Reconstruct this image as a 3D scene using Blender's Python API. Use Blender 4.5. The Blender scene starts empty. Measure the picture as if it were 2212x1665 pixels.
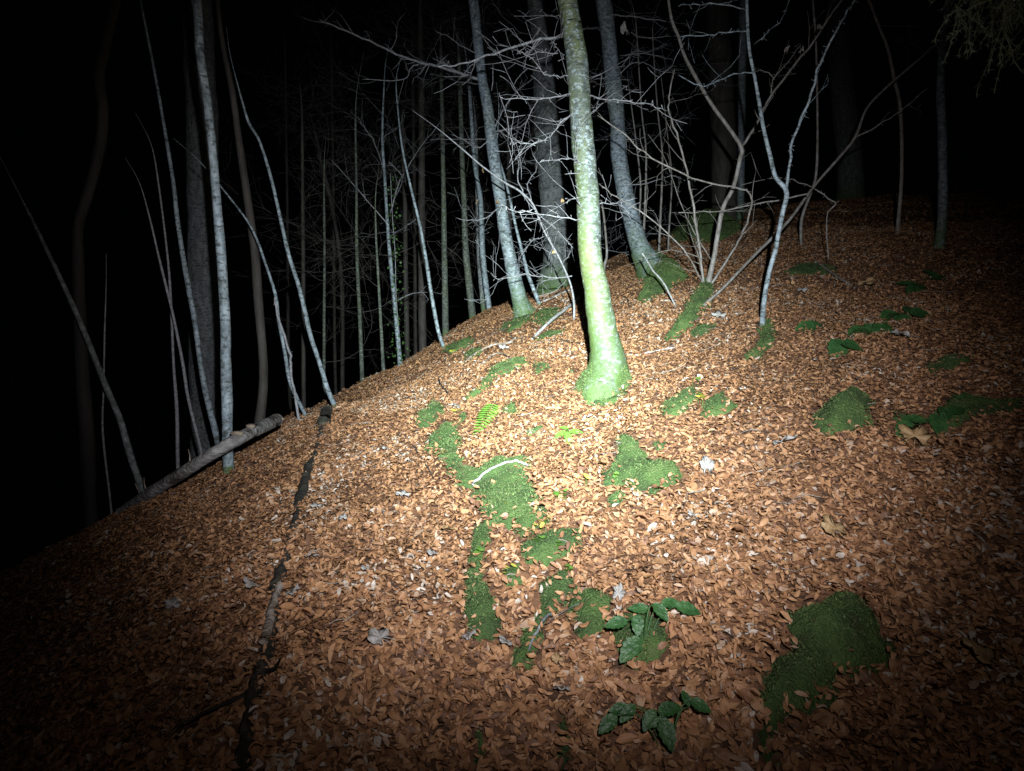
import bpy, math, random
import numpy as np
from mathutils import Vector
random.seed(7); rng = np.random.default_rng(7)
SC = bpy.context.scene
COL = SC.collection
R = math.radians

# ------------------------------------------------------------------ camera
EYE = np.array([0.0, 0.0, 1.6]); PITCH = R(8.0); F = 1366.0; CX, CY = 1106.0, 832.5
cam = bpy.data.cameras.new('camera'); camo = bpy.data.objects.new('camera', cam); COL.objects.link(camo)
camo.location = EYE; camo.rotation_euler = (R(90) - PITCH, 0, 0)
cam.sensor_width = 36; cam.lens = 36 * F / 2212; cam.clip_start = 0.05; cam.clip_end = 600
SC.camera = camo
SC.view_settings.view_transform = 'Standard'; SC.view_settings.look = 'None'
SC.view_settings.exposure = 0.0; SC.view_settings.gamma = 1.0
# ------------------------------------------------------------------ night sky
w = bpy.data.worlds.new('World'); SC.world = w; w.use_nodes = True
bg = w.node_tree.nodes['Background']; bg.inputs[0].default_value = (0.25, 0.35, 0.6, 1); bg.inputs[1].default_value = 0.0007

FW = np.array([0, math.cos(PITCH), -math.sin(PITCH)]); UP = np.array([0, math.sin(PITCH), math.cos(PITCH)]); RT = np.array([1.0, 0, 0])
def ray(x, y):
    d = FW * F + RT * (x - CX) + UP * (CY - y)
    return d / math.hypot(d[0], d[1])          # unit horizontal length

# ------------------------------------------------------------------ the torch held beside the camera
def torch(name, aim, power, color_ramp, prof, size):
    l = bpy.data.lights.new(name, 'SPOT'); o = bpy.data.objects.new(name, l); COL.objects.link(o)
    o.location = (0.12, -0.05, 1.86)
    d = Vector(EYE + ray(*aim) * 5.0) - o.location
    o.rotation_euler = d.to_track_quat('-Z', 'Y').to_euler()
    l.energy = power; l.spot_size = R(size); l.spot_blend = 0.6; l.shadow_soft_size = 0.018
    l.use_nodes = True; nt = l.node_tree; em = nt.nodes['Emission']
    tc = nt.nodes.new('ShaderNodeTexCoord'); sp = nt.nodes.new('ShaderNodeSeparateXYZ')
    nt.links.new(tc.outputs['Normal'], sp.inputs[0])
    ab = nt.nodes.new('ShaderNodeMath'); ab.operation = 'ABSOLUTE'; nt.links.new(sp.outputs[2], ab.inputs[0])
    ac = nt.nodes.new('ShaderNodeMath'); ac.operation = 'ARCCOSINE'; nt.links.new(ab.outputs[0], ac.inputs[0])
    mu = nt.nodes.new('ShaderNodeMath'); mu.operation = 'DIVIDE'; nt.links.new(ac.outputs[0], mu.inputs[0]); mu.inputs[1].default_value = R(60)
    r1 = nt.nodes.new('ShaderNodeValToRGB'); r1.color_ramp.interpolation = 'LINEAR'
    def fill(rp, pts):
        while len(rp.elements) < len(pts): rp.elements.new(0.5)
        for e, (p, c) in zip(rp.elements, pts): e.position = p / 60; e.color = c if isinstance(c, tuple) else (c, c, c, 1)
    fill(r1.color_ramp, prof); nt.links.new(mu.outputs[0], r1.inputs[0])
    r2 = nt.nodes.new('ShaderNodeValToRGB'); fill(r2.color_ramp, color_ramp); nt.links.new(mu.outputs[0], r2.inputs[0])
    # added dimming toward the beam's upper and lower edges, shaped by eye
    mr = nt.nodes.new('ShaderNodeMapRange'); mr.interpolation_type = 'SMOOTHSTEP'; nt.links.new(sp.outputs[1], mr.inputs[0])
    mr.inputs[1].default_value = .16; mr.inputs[2].default_value = .66; mr.inputs[3].default_value = 1.0; mr.inputs[4].default_value = .32
    mm = nt.nodes.new('ShaderNodeMath'); mm.operation = 'MULTIPLY'; nt.links.new(r1.outputs[0], mm.inputs[0]); nt.links.new(mr.outputs[0], mm.inputs[1])
    m2 = nt.nodes.new('ShaderNodeMapRange'); m2.interpolation_type = 'SMOOTHSTEP'; nt.links.new(sp.outputs[1], m2.inputs[0])
    m2.inputs[1].default_value = -.62; m2.inputs[2].default_value = -.16; m2.inputs[3].default_value = .58; m2.inputs[4].default_value = 1.0
    m3 = nt.nodes.new('ShaderNodeMath'); m3.operation = 'MULTIPLY'; nt.links.new(mm.outputs[0], m3.inputs[0]); nt.links.new(m2.outputs[0], m3.inputs[1])
    nt.links.new(r2.outputs[0], em.inputs[0]); nt.links.new(m3.outputs[0], em.inputs[1])
    return o
torch('torch', (1140, 712), 12500, [(0, (.86, .99, 1, 1)), (12, (.84, .96, 1, 1)), (24, (.86, .92, 1, 1)), (34, (.95, .90, .96, 1)), (46, (1, .86, .86, 1))],
      [(0, .70), (4, .68), (8, .58), (12, .43), (16, .28), (20, .155), (25, .082), (30, .041), (34, .0145), (38, .0034), (42, .0014), (50, .0005)], 130)

# ------------------------------------------------------------------ terrain
SIL = [(-300,1420),(-100,1290),(0,1235),(120,1175),(250,1115),(380,1050),(500,980),(620,918),(725,866),(800,822),(865,790),(950,742),(1020,696),(1080,664),
       (1180,622),(1300,572),(1400,530),(1500,490),(1600,462),(1750,440),(1950,428),(2212,408),(2450,400)]
az, tt = [], []
for x, y in SIL:
    d = ray(x, y); az.append(math.degrees(math.atan2(d[0], d[1]))); tt.append(d[2])
AZ = np.array([-180, -120, -75] + az + [75, 120, 180.0]); TT = np.array([-.42, -.55, -.55] + tt + [.16, -.1, -.42])
RA = np.array([-180, -75, -40, -32, -24, -16, -9, -2, 6, 14, 25, 45, 75, 180.0]); RR = np.array([20, 8, 6.0, 6.0, 6.4, 7.2, 9.0, 11.5, 13.5, 15.5, 18, 20, 20, 20.0])
_a = np.arange(-180, 180.01, 0.5)
def _sm(v, s):
    k = np.exp(-0.5 * (np.arange(-30, 31) * 0.5 / s) ** 2); k /= k.sum()
    return np.convolve(np.concatenate([v[-31:-1], v, v[1:31]]), k, 'valid')
_T = _sm(np.interp(_a, AZ, TT), 1.1); _R = _sm(np.interp(_a, RA, RR), 3)
def und(x, y):
    return 1.35 * (.022 * np.sin(1.7 * x + .8 * y + 1) + .02 * np.sin(-1.1 * x + 2.3 * y + 2.2) + .012 * np.sin(4.1 * x + 2.9 * y)
            + .01 * np.sin(5.3 * x - 4.7 * y + .5) + .006 * np.sin(9.7 * x + 7.1 * y + 3) + .006 * np.sin(-8.3 * x + 11.9 * y))
def TZ(x, y):
    x = np.asarray(x, float); y = np.asarray(y, float); r = np.hypot(x, y); a = np.degrees(np.arctan2(x, y))
    t = np.interp(a, _a, _T); rr = np.interp(a, _a, _R); q = r / rr - 1
    f = np.where(q < 1, q * q, 2 * q - 1)
    return 1.6 + t * r - 1.6 * f + und(x, y) * np.clip(r, 0, 1)
def at(x, y):
    """where the line of sight through a photo point meets the ground"""
    d = ray(x, y); a = math.degrees(math.atan2(d[0], d[1])); Rm = float(np.interp(a, _a, _R))
    rs = np.linspace(.6, Rm * 1.02, 900); h = EYE[2] + d[2] * rs - TZ(d[0] * rs, d[1] * rs)
    i = np.where(h < 0)[0]
    r = rs[i[0]] if len(i) else rs[np.argmin(h)]
    p = EYE + d * r; p[2] = float(TZ(p[0], p[1])); return p
def rng_of(p): return math.hypot(p[0], p[1])
def P(x, y, r): return EYE + ray(x, y) * r

# ------------------------------------------------------------------ materials
def mat(name, cols, scale=8, rough=.8, bump=.3, bscale=None, stretch=(1,1,1), detail=6, island=False, spec=.3, extra=None, pos=None):
    m = bpy.data.materials.new(name); m.use_nodes = True; nt = m.node_tree; b = nt.nodes['Principled BSDF']
    b.inputs['Roughness'].default_value = rough; b.inputs['Specular IOR Level'].default_value = spec
    tc = nt.nodes.new('ShaderNodeTexCoord'); mp = nt.nodes.new('ShaderNodeMapping'); mp.inputs['Scale'].default_value = stretch
    nt.links.new(tc.outputs['Object'], mp.inputs[0])
    rp = nt.nodes.new('ShaderNodeValToRGB'); e = rp.color_ramp.elements
    while len(e) < len(cols): e.new(.5)
    for i, c in enumerate(cols):
        e[i].position = pos[i] if pos else .28 + .44 * i / max(1, len(cols) - 1); e[i].color = (*c, 1)
    ns = nt.nodes.new('ShaderNodeTexNoise'); ns.inputs['Scale'].default_value = scale; ns.inputs['Detail'].default_value = detail
    ns.inputs['Roughness'].default_value = .65; nt.links.new(mp.outputs[0], ns.inputs[0])
    if island:
        g = nt.nodes.new('ShaderNodeNewGeometry'); rp.color_ramp.interpolation = 'LINEAR'
        for i in range(len(cols)): e[i].position = pos[i] if pos else i / (len(cols) - 1)
        ad = nt.nodes.new('ShaderNodeMath'); ad.operation = 'MULTIPLY_ADD'; nt.links.new(ns.outputs[0], ad.inputs[0]); ad.inputs[1].default_value = .24
        sb = nt.nodes.new('ShaderNodeMath'); sb.operation = 'SUBTRACT'; nt.links.new(g.outputs['Random Per Island'], sb.inputs[0]); sb.inputs[1].default_value = .12
        if name in ('litter', 'moss_tuft'):
            n3 = nt.nodes.new('ShaderNodeTexNoise'); n3.inputs['Scale'].default_value = 1.7; n3.inputs['Detail'].default_value = 4; nt.links.new(tc.outputs['Object'], n3.inputs[0])
            a3 = nt.nodes.new('ShaderNodeMath'); a3.operation = 'MULTIPLY_ADD'; nt.links.new(n3.outputs[0], a3.inputs[0]); a3.inputs[1].default_value = .9; a3.inputs[2].default_value = -.45
            a4 = nt.nodes.new('ShaderNodeMath'); a4.operation = 'ADD'; nt.links.new(a3.outputs[0], a4.inputs[0]); nt.links.new(sb.outputs[0], a4.inputs[1]); sb = a4
        nt.links.new(sb.outputs[0], ad.inputs[2]); nt.links.new(ad.outputs[0], rp.inputs[0])
    else: nt.links.new(ns.outputs[0], rp.inputs[0])
    out = rp.outputs[0]
    def mix(fac_sock, col, a):
        mx = nt.nodes.new('ShaderNodeMix'); mx.data_type = 'RGBA'; nt.links.new(fac_sock, mx.inputs[0]); nt.links.new(a, mx.inputs[6])
        if isinstance(col, tuple): mx.inputs[7].default_value = (*col, 1)
        else: nt.links.new(col, mx.inputs[7])
        return mx.outputs[2]
    if extra: out = extra(nt, tc, mp, mix, out)
    nt.links.new(out, b.inputs['Base Color'])
    if bump:
        n2 = nt.nodes.new('ShaderNodeTexNoise'); n2.inputs['Scale'].default_value = bscale or scale * 3; n2.inputs['Detail'].default_value = 6
        nt.links.new(mp.outputs[0], n2.inputs[0]); bp = nt.nodes.new('ShaderNodeBump'); bp.inputs['Strength'].default_value = bump; bp.inputs['Distance'].default_value = .02
        nt.links.new(n2.outputs[0], bp.inputs['Height']); nt.links.new(bp.outputs[0], b.inputs['Normal'])
    return m
def spots(nt, tc, scale, lo, hi, stretch=(1,1,1), detail=5):
    mp = nt.nodes.new('ShaderNodeMapping'); mp.inputs['Scale'].default_value = stretch; mp.inputs['Location'].default_value = (scale, 3.1, 1.7)
    nt.links.new(tc.outputs['Object'], mp.inputs[0])
    n = nt.nodes.new('ShaderNodeTexNoise'); n.inputs['Scale'].default_value = scale; n.inputs['Detail'].default_value = detail; n.inputs['Roughness'].default_value = .7
    nt.links.new(mp.outputs[0], n.inputs[0])
    r = nt.nodes.new('ShaderNodeMapRange'); r.inputs[1].default_value = lo; r.inputs[2].default_value = hi; nt.links.new(n.outputs[0], r.inputs[0])
    return r.outputs[0]
def heightfade(nt, tc, z0, z1, amp=.5):
    s = nt.nodes.new('ShaderNodeSeparateXYZ'); nt.links.new(tc.outputs['Object'], s.inputs[0])
    n = nt.nodes.new('ShaderNodeTexNoise'); n.inputs['Scale'].default_value = 6; nt.links.new(tc.outputs['Object'], n.inputs[0])
    a = nt.nodes.new('ShaderNodeMath'); a.operation = 'MULTIPLY_ADD'; nt.links.new(n.outputs[0], a.inputs[0]); a.inputs[1].default_value = -amp; nt.links.new(s.outputs[2], a.inputs[2])
    r = nt.nodes.new('ShaderNodeMapRange'); r.inputs[1].default_value = z1 - amp / 2; r.inputs[2].default_value = z0 - amp / 2; nt.links.new(a.outputs[0], r.inputs[0])
    return r.outputs[0]
def mathn(nt, op, a, b):
    m = nt.nodes.new('ShaderNodeMath'); m.operation = op; m.use_clamp = True
    for i, s in ((0, a), (1, b)):
        if isinstance(s, (int, float)): m.inputs[i].default_value = s
        else: nt.links.new(s, m.inputs[i])
    return m.outputs[0]
def beech_extra(green, lichen, h, film=0):
    def f(nt, tc, mp, mix, out):
        out = mix(mathn(nt, 'MULTIPLY', spots(nt, tc, 4.2, .44, .60, (1, 1, .35)), green), (.115, .135, .032), out)
        out = mix(mathn(nt, 'MULTIPLY', spots(nt, tc, 36, .515, .585, (.8, .8, 1.3)), lichen), (.27, .32, .33), out)
        out = mix(mathn(nt, 'MULTIPLY', spots(nt, tc, 30, .515, .60, (.7, .7, 1.5)), .85), (.03, .035, .028), out)
        if film:
            g3 = mathn(nt, 'MULTIPLY', mathn(nt, 'MULTIPLY', heightfade(nt, tc, .9, film, .8), spots(nt, tc, 2.6, .42, .58, (1.6, 1.6, .5))), .8); out = mix(g3, (.082, .112, .03), out)
        g2 = mathn(nt, 'MULTIPLY', heightfade(nt, tc, .02, h, .35), spots(nt, tc, 14, .30, .52))
        return mix(g2, (.06, .105, .028), out)
    return f
M = {}
def soil_extra(nt, tc, mp, mix, out):
    vo = nt.nodes.new('ShaderNodeTexVoronoi'); vo.inputs['Scale'].default_value = 38; nt.links.new(tc.outputs['Object'], vo.inputs[0])
    sx = nt.nodes.new('ShaderNodeSeparateColor'); nt.links.new(vo.outputs['Color'], sx.inputs[0])
    r = nt.nodes.new('ShaderNodeValToRGB'); e = r.color_ramp.elements; e[0].color = (.05,.026,.015,1); e[1].color = (.27,.13,.06,1); nt.links.new(sx.outputs[0], r.inputs[0])
    return mix(mathn(nt, 'MULTIPLY', spots(nt, tc, 5, .30, .42), .85), r.outputs[0], out)
M['soil'] = mat('soil', [(.03,.02,.012),(.08,.045,.024),(.17,.08,.038)], 22, .9, .8, 40, extra=soil_extra)
M['litter'] = mat('litter', [(.14,.075,.046),(.235,.118,.058),(.30,.152,.071),(.35,.185,.085),(.41,.235,.12),(.36,.26,.18),(.46,.40,.33)], 60, .5, .25, 120, island=True, spec=.3,
                  pos=[0,.2,.42,.68,.88,.97,1.0])
M['pale_leaf'] = mat('pale_leaf', [(.16,.145,.125),(.27,.255,.23),(.38,.365,.34)], 40, .55, .3, 90)
M['tan_leaf'] = mat('tan_leaf', [(.20,.12,.055),(.32,.21,.10),(.4,.29,.15)], 40, .55, .3, 90)
M['beech'] = mat('beech_bark', [(.035,.046,.046),(.075,.09,.088),(.125,.145,.14)], 11, .6, .35, 45, (1,1,1.6), extra=beech_extra(.6, .75, .8, 2.4))
M['beech_grey'] = mat('beech_grey_bark', [(.07,.088,.105),(.14,.17,.20),(.24,.28,.32)], 11, .6, .35, 45, (1,1,.7), extra=beech_extra(.25, .85, .6))
M['rough'] = mat('rough_bark', [(.05,.052,.055),(.12,.125,.13),(.21,.215,.22)], 16, .85, .9, 26, (1,1,.35), extra=beech_extra(.15, .25, .5))
M['dim_bark'] = mat('dim_bark', [(.012,.011,.010),(.026,.024,.021),(.045,.042,.038)], 9, .8, .5, 30, (1,1,.3))  # darker copy of the brown bark; weak edge-of-beam light put into its colour
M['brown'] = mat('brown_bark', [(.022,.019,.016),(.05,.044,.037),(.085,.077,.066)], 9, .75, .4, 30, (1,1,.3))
M['pale'] = mat('pale_bark', [(.05,.065,.072),(.17,.21,.23),(.35,.41,.44)], 24, .6, .35, 60, (1,1,.5), extra=beech_extra(.1, .5, .06))
M['green_bark'] = mat('green_bark', [(.03,.035,.026),(.06,.068,.048),(.11,.12,.095)], 14, .8, .5, 40, (1,1,.4), extra=beech_extra(.25, .4, .15))
M['twig'] = mat('twig_bark', [(.085,.08,.078),(.20,.20,.205),(.34,.355,.365)], 40, .7, .2, 80)
M['hazel'] = mat('hazel_bark', [(.085,.075,.062),(.20,.185,.16),(.34,.335,.32)], 30, .6, .2, 80, (1,1,.5))
M['white_wood'] = mat('white_wood', [(.16,.15,.14),(.34,.34,.33),(.5,.5,.5)], 30, .7, .4, 60, (1,1,1))
M['fungus'] = mat('fungus', [(.12,.08,.05),(.22,.17,.12),(.3,.26,.2)], 40, .8, .4)
def log_extra(nt, tc, mp, mix, out):
    out = mix(spots(nt, tc, 4.2, .52, .60, (1, 1, 1)), (.05, .04, .033), out)
    return mix(spots(nt, tc, 9, .58, .66, (.6, 1.4, 1.4)), (.36, .34, .31), out)
M['log'] = mat('log_bark', [(.07,.066,.06),(.17,.162,.152),(.30,.295,.28)], 24, .85, 1.0, 38, (.4,1,1), extra=log_extra)
M['dead'] = mat('dead_wood', [(.10,.075,.055),(.24,.20,.16),(.42,.38,.33)], 20, .85, .7, 50)
M['dark'] = mat('dark_wood', [(.008,.009,.006),(.028,.027,.02),(.09,.075,.055)], 18, .9, .8, 40)
M['greymoss'] = mat('lichen_wood', [(.04,.05,.045),(.12,.135,.13),(.27,.295,.29)], 20, .9, .7, 50)
M['moss'] = mat('moss', [(.045,.045,.024),(.05,.085,.03),(.08,.135,.04),(.13,.165,.06)], 5, .95, .9, 120, spec=.1)
M['moss_tuft'] = mat('moss_tuft', [(.07,.06,.035),(.055,.085,.03),(.07,.12,.038),(.10,.16,.05),(.17,.20,.08)], 30, .9, 0, island=True, spec=.1)
M['fern'] = mat('fern_green', [(.06,.135,.018),(.10,.19,.03)], 20, .5, .2, 80)
M['bramble'] = mat('bramble_green', [(.018,.05,.016),(.03,.09,.024),(.06,.12,.04)], 25, .4, .4, 70, spec=.4)
M['seed'] = mat('seedling_green', [(.06,.16,.02),(.12,.22,.04)], 20, .5, 0)
M['yellow'] = mat('seedling_yellow', [(.35,.35,.04),(.45,.42,.08)], 20, .5, 0)
M['needle'] = mat('needle_green', [(.05,.06,.035),(.10,.11,.07)], 12, .8, 0, spec=.1)
M['ivy'] = mat('ivy_green', [(.03,.07,.02),(.06,.12,.03)], 12, .5, 0)
M['spruce_green'] = mat('spruce_green', [(.015,.035,.015),(.03,.06,.025)], 12, .8, 0, spec=.1)

# ------------------------------------------------------------------ object helpers
def tag(o, label=None, cat=None, group=None, kind=None):
    if label: o['label'] = label
    if cat: o['category'] = cat
    if group: o['group'] = group
    if kind: o['kind'] = kind
    return o
def empty(name, loc, label, cat, group=None):
    o = bpy.data.objects.new(name, None); COL.objects.link(o); o.location = [float(v) for v in loc]; o.empty_display_size = .1
    return tag(o, label, cat, group)
class MB:
    def __init__(s): s.v = []; s.f = []; s.n = 0
    def add(s, v, f):
        v = np.asarray(v, float); s.v.append(v); s.f.extend([tuple(i + s.n for i in q) for q in f]); s.n += len(v)
    def build(s, name, m, parent=None, origin=None, smooth=True):
        v = np.concatenate(s.v) if s.v else np.zeros((0, 3))
        org = np.array(parent.location if parent is not None and origin is None else (origin if origin is not None else (0, 0, 0)), float)
        me = bpy.data.meshes.new(name); me.from_pydata((v - org).tolist(), [], s.f); me.materials.append(m)
        if smooth: me.polygons.foreach_set('use_smooth', [True] * len(me.polygons))
        o = bpy.data.objects.new(name, me); COL.objects.link(o)
        if parent is not None: o.parent = parent
        else: o.location = org
        return o
def catmull(p, n):
    p = np.asarray(p, float)
    if len(p) < 3: return np.array([p[0] + (p[-1] - p[0]) * t for t in np.linspace(0, 1, n + 1)])
    q = np.vstack([2 * p[0] - p[1], p, 2 * p[-1] - p[-2]]); out = []
    for i in range(1, len(q) - 2):
        for t in np.arange(n) / n:
            out.append(.5 * ((2 * q[i]) + (-q[i-1] + q[i+1]) * t + (2*q[i-1] - 5*q[i] + 4*q[i+1] - q[i+2]) * t*t + (-q[i-1] + 3*q[i] - 3*q[i+1] + q[i+2]) * t**3))
    out.append(q[-2]); return np.array(out)
def tube(mb, pts, sides=6, flare=0, rough=.0, cap=True):
    """pts: (n,4) x y z radius"""
    pts = np.asarray(pts, float); n = len(pts); c = pts[:, :3]; r = pts[:, 3]
    T = np.gradient(c, axis=0); T /= (np.linalg.norm(T, axis=1)[:, None] + 1e-9)
    ref = np.array([0, 1, 0.]) if abs(T[:, 1]).mean() < .8 else np.array([1., 0, 0])
    A = np.cross(T, ref); A /= (np.linalg.norm(A, axis=1)[:, None] + 1e-9); B = np.cross(T, A)
    ph = np.linspace(0, 2 * math.pi, sides, endpoint=False); rad = np.repeat(r[:, None], sides, 1)
    if rough:
        s0 = random.random() * 9; ln = np.concatenate([[0], np.cumsum(np.linalg.norm(np.diff(c, axis=0), axis=1))])[:, None]
        rad = rad * (1 + rough * (np.sin(ln * 13 + 2 * ph + s0) * .5 + np.sin(ln * 31 - 3 * ph + s0 * 2) * .35 + np.sin(ln * 5 + ph) * .5 + rng.normal(0, .3, rad.shape)))
    if flare:
        h = c[:, 2] - c[:, 2].min(); k = np.exp(-h / .14)[:, None] * flare
        rad = rad * (1 + k * (.55 * np.cos(3 * ph + 1.0) + .35 * np.cos(5 * ph + .3)))
    V = c[:, None, :] + rad[:, :, None] * (np.cos(ph)[None, :, None] * A[:, None, :] + np.sin(ph)[None, :, None] * B[:, None, :])
    f = []
    for i in range(n - 1):
        for j in range(sides):
            k = (j + 1) % sides; f.append((i * sides + j, i * sides + k, (i + 1) * sides + k, (i + 1) * sides + j))
    if cap: f.append(tuple(range(sides))); f.append(tuple((n - 1) * sides + j for j in range(sides - 1, -1, -1)))
    mb.add(V.reshape(-1, 3), f)
def wobble(pts, amp):
    pts = pts.copy(); n = len(pts)
    if n > 2: pts[1:-1, :3] += rng.normal(0, amp, (n - 2, 3))
    return pts
def twig(mb, p, d, L, r, depth, bud=True):
    """a crooked twig that forks, appended to mb"""
    d = np.asarray(d, float); d /= np.linalg.norm(d); n = max(3, int(L / .07)); st = L / n; r *= .8; pts = [np.r_[p, r]]; q = np.array(p, float)
    for i in range(n):
        d = d + rng.normal(0, .15, 3); d[2] += .02; d /= np.linalg.norm(d); q = q + d * st
        pts.append(np.r_[q, max(.0010, r * (1 - .7 * (i + 1) / n))])
        if depth > 0 and i > 0 and random.random() < .55:
            e = d + rng.normal(0, .75, 3); twig(mb, q, e, L * random.uniform(.3, .6), r * .6, depth - 1)
    tube(mb, pts, 4 if r < .006 else 5)

# ------------------------------------------------------------------ ground sheet
def build_ground():
    a1 = np.concatenate([np.arange(-180, -55, 3.0), np.arange(-55, 55, .6), np.arange(55, 180, 3.0)]); na = len(a1)
    r1 = np.concatenate([[.15], np.geomspace(.4, 200, 210)]); A, Q = np.meshgrid(np.radians(a1), r1)
    x = np.sin(A) * Q; y = np.cos(A) * Q; z = TZ(x, y); v = np.stack([x, y, z], -1).reshape(-1, 3)
    f = []
    for i in range(len(r1) - 1):
        for j in range(na):
            k = (j + 1) % na; f.append((i * na + j, i * na + k, (i + 1) * na + k, (i + 1) * na + j))
    v = np.vstack([v, [0, 0, float(TZ(0, 0.01))]]); c = len(v) - 1
    for j in range(na): f.append((c, (j + 1) % na, j))
    m = MB(); m.add(v, [q[::-1] for q in f]); tag(m.build('ground', M['soil']), kind='structure')
build_ground()

# ------------------------------------------------------------------ moss and rocks (outlines on the ground plan)
def plan(poly): return np.array([at(x, y)[:2] for x, y in poly])
def sdist(P2, q):
    """signed distance inside polygon (positive inside)"""
    q = np.asarray(q); n = len(q); x, y = P2[:, 0], P2[:, 1]; ins = np.zeros(len(P2), bool); dm = np.full(len(P2), 1e9)
    for i in range(n):
        a, b = q[i], q[(i + 1) % n]
        c = ((a[1] > y) != (b[1] > y)); xx = (b[0] - a[0]) * (y - a[1]) / (b[1] - a[1] + 1e-12) + a[0]; ins ^= (c & (x < xx))
        ab = b - a; t = np.clip(((x - a[0]) * ab[0] + (y - a[1]) * ab[1]) / (ab @ ab + 1e-12), 0, 1)
        dm = np.minimum(dm, np.hypot(x - a[0] - t * ab[0], y - a[1] - t * ab[1]))
    return np.where(ins, dm, -dm)
def nz(x, y, k=1.0):
    return (np.sin(x * 23 * k + 1.3 * np.sin(y * 17 * k)) + np.sin(y * 29 * k + 1.7 * np.sin(x * 13 * k)) + .6 * np.sin(x * 61 * k + y * 47 * k) + .6 * np.sin(y * 71 * k - x * 53 * k)) / 3.2
PATCHES = []
def patch_geo(q, H, wd, edge=.02, step=.02):
    lo, hi = q.min(0) - .03, q.max(0) + .03; gx = np.arange(lo[0], hi[0], step); gy = np.arange(lo[1], hi[1], step)
    X, Y = np.meshgrid(gx, gy); p2 = np.stack([X.ravel(), Y.ravel()], 1); d = sdist(p2, q) + edge * nz(p2[:, 0], p2[:, 1]) + edge * .9 * nz(p2[:, 0] + 3, p2[:, 1], .45) + rng.normal(0, edge * .35, len(p2))
    z = TZ(p2[:, 0], p2[:, 1]) + H * (1 - np.exp(-np.clip(d, 0, 9) / wd)) * (1 + .25 * nz(p2[:, 0], p2[:, 1], .5)) + .004 * nz(p2[:, 0], p2[:, 1], 2.3) + .006
    z[d < 0] = TZ(p2[d < 0, 0], p2[d < 0, 1]) - .03
    v = np.column_stack([p2, z]); W = len(gx); ins = (d > -step).reshape(X.shape); f = []
    for i in range(len(gy) - 1):
        for j in range(W - 1):
            if ins[i, j] and ins[i+1, j] and ins[i, j+1] and ins[i+1, j+1]: a = i * W + j; f.append((a, a + 1, a + W + 1, a + W))
    used = sorted({i for t in f for i in t}); mp = {u: k for k, u in enumerate(used)}
    return v[used], [tuple(mp[i] for i in t) for t in f]
def tufts(v, f, dens, L=(.008, .02)):
    """fuzz of small blades standing on a surface"""
    fa = np.array(f)
    if len(fa) == 0: return np.zeros((0, 3)), []
    a, b, c = v[fa[:, 0]], v[fa[:, 1]], v[fa[:, 3]]; ar = np.linalg.norm(np.cross(b - a, c - a), axis=1); n = int(ar.sum() * dens)
    k = rng.choice(len(fa), n, p=ar / ar.sum()); u, w_ = rng.random(n)[:, None], rng.random(n)[:, None]
    p = a[k] + u * (b - a)[k] + w_ * (c - a)[k]; nn = np.cross(b - a, c - a)[k]; nn /= np.linalg.norm(nn, axis=1)[:, None] + 1e-9
    nn *= np.sign(nn[:, 2:3] + 1e-9); d = nn + rng.normal(0, .55, (n, 3)); d /= np.linalg.norm(d, axis=1)[:, None]
    s = np.cross(d, rng.normal(0, 1, (n, 3))); s /= np.linalg.norm(s, axis=1)[:, None]; l = rng.uniform(*L, n)[:, None]
    p = p - nn * .003; V = np.stack([p - s * l * .22, p + s * l * .22, p + d * l], 1).reshape(-1, 3)
    return V, [(3 * i, 3 * i + 1, 3 * i + 2) for i in range(n)]
def tufts_n(v, f, dens, L=(.006, .015)):
    fa = np.array(f); a, b, c = v[fa[:, 0]], v[fa[:, 1]], v[fa[:, 3]]; cr = np.cross(b - a, c - a); ar = np.linalg.norm(cr, axis=1); n = int(ar.sum() * dens)
    k = rng.choice(len(fa), n, p=ar / ar.sum()); u, w_ = rng.random(n)[:, None], rng.random(n)[:, None]; p = a[k] + u * (b - a)[k] + w_ * (c - a)[k]
    cx = v[fa.ravel()].mean(0) * [1, 1, 0]; nn = p * [1, 1, 0] - cx; nn /= np.linalg.norm(nn, axis=1)[:, None] + 1e-9; nn[:, 2] += .1
    d = nn + rng.normal(0, .6, (n, 3)); d /= np.linalg.norm(d, axis=1)[:, None]; s = np.cross(d, rng.normal(0, 1, (n, 3))); s /= np.linalg.norm(s, axis=1)[:, None]; l = rng.uniform(*L, n)[:, None]
    p = p - nn * .002; return np.stack([p - s * l * .22, p + s * l * .22, p + d * l], 1).reshape(-1, 3), [(3 * i, 3 * i + 1, 3 * i + 2) for i in range(n)]
def mossy_rock(name, poly, H, wd, label, cat='rock', bare=None):
    q = plan(poly); PATCHES.append(q); c = q.mean(0); base = np.array([c[0], c[1], float(TZ(*c))])
    v, f = patch_geo(q, H, wd); root = empty(name, base, label, cat)
    m = MB(); m.add(v, f); m.build('stone', M['moss'], root)
    V, Fc = tufts(v, f, 30000, (.005, .013)); m = MB(); m.add(V, Fc); m.build('moss_cover', M['moss_tuft'], root, smooth=False)
    return root
mossy_rock('mossy_rock', [(1700,1325),(1740,1300),(1765,1310),(1810,1285),(1860,1305),(1890,1340),(1915,1395),(1928,1430),(1890,1462),(1845,1480),(1810,1475),(1800,1510),(1740,1550),(1700,1560),(1665,1600),(1645,1560),(1637,1490),(1665,1440),(1700,1410)], .17, .16,
           'large mossy rock in the right foreground, biggest green mound in the leaves')
mossy_rock('mossy_rock', [(1757,905),(1775,880),(1810,866),(1850,860),(1898,866),(1880,890),(1878,925),(1840,935),(1790,940),(1760,925)], .17, .12,
           'rounded dark green mossy rock right of centre, under the bramble with paired leaves')
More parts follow.
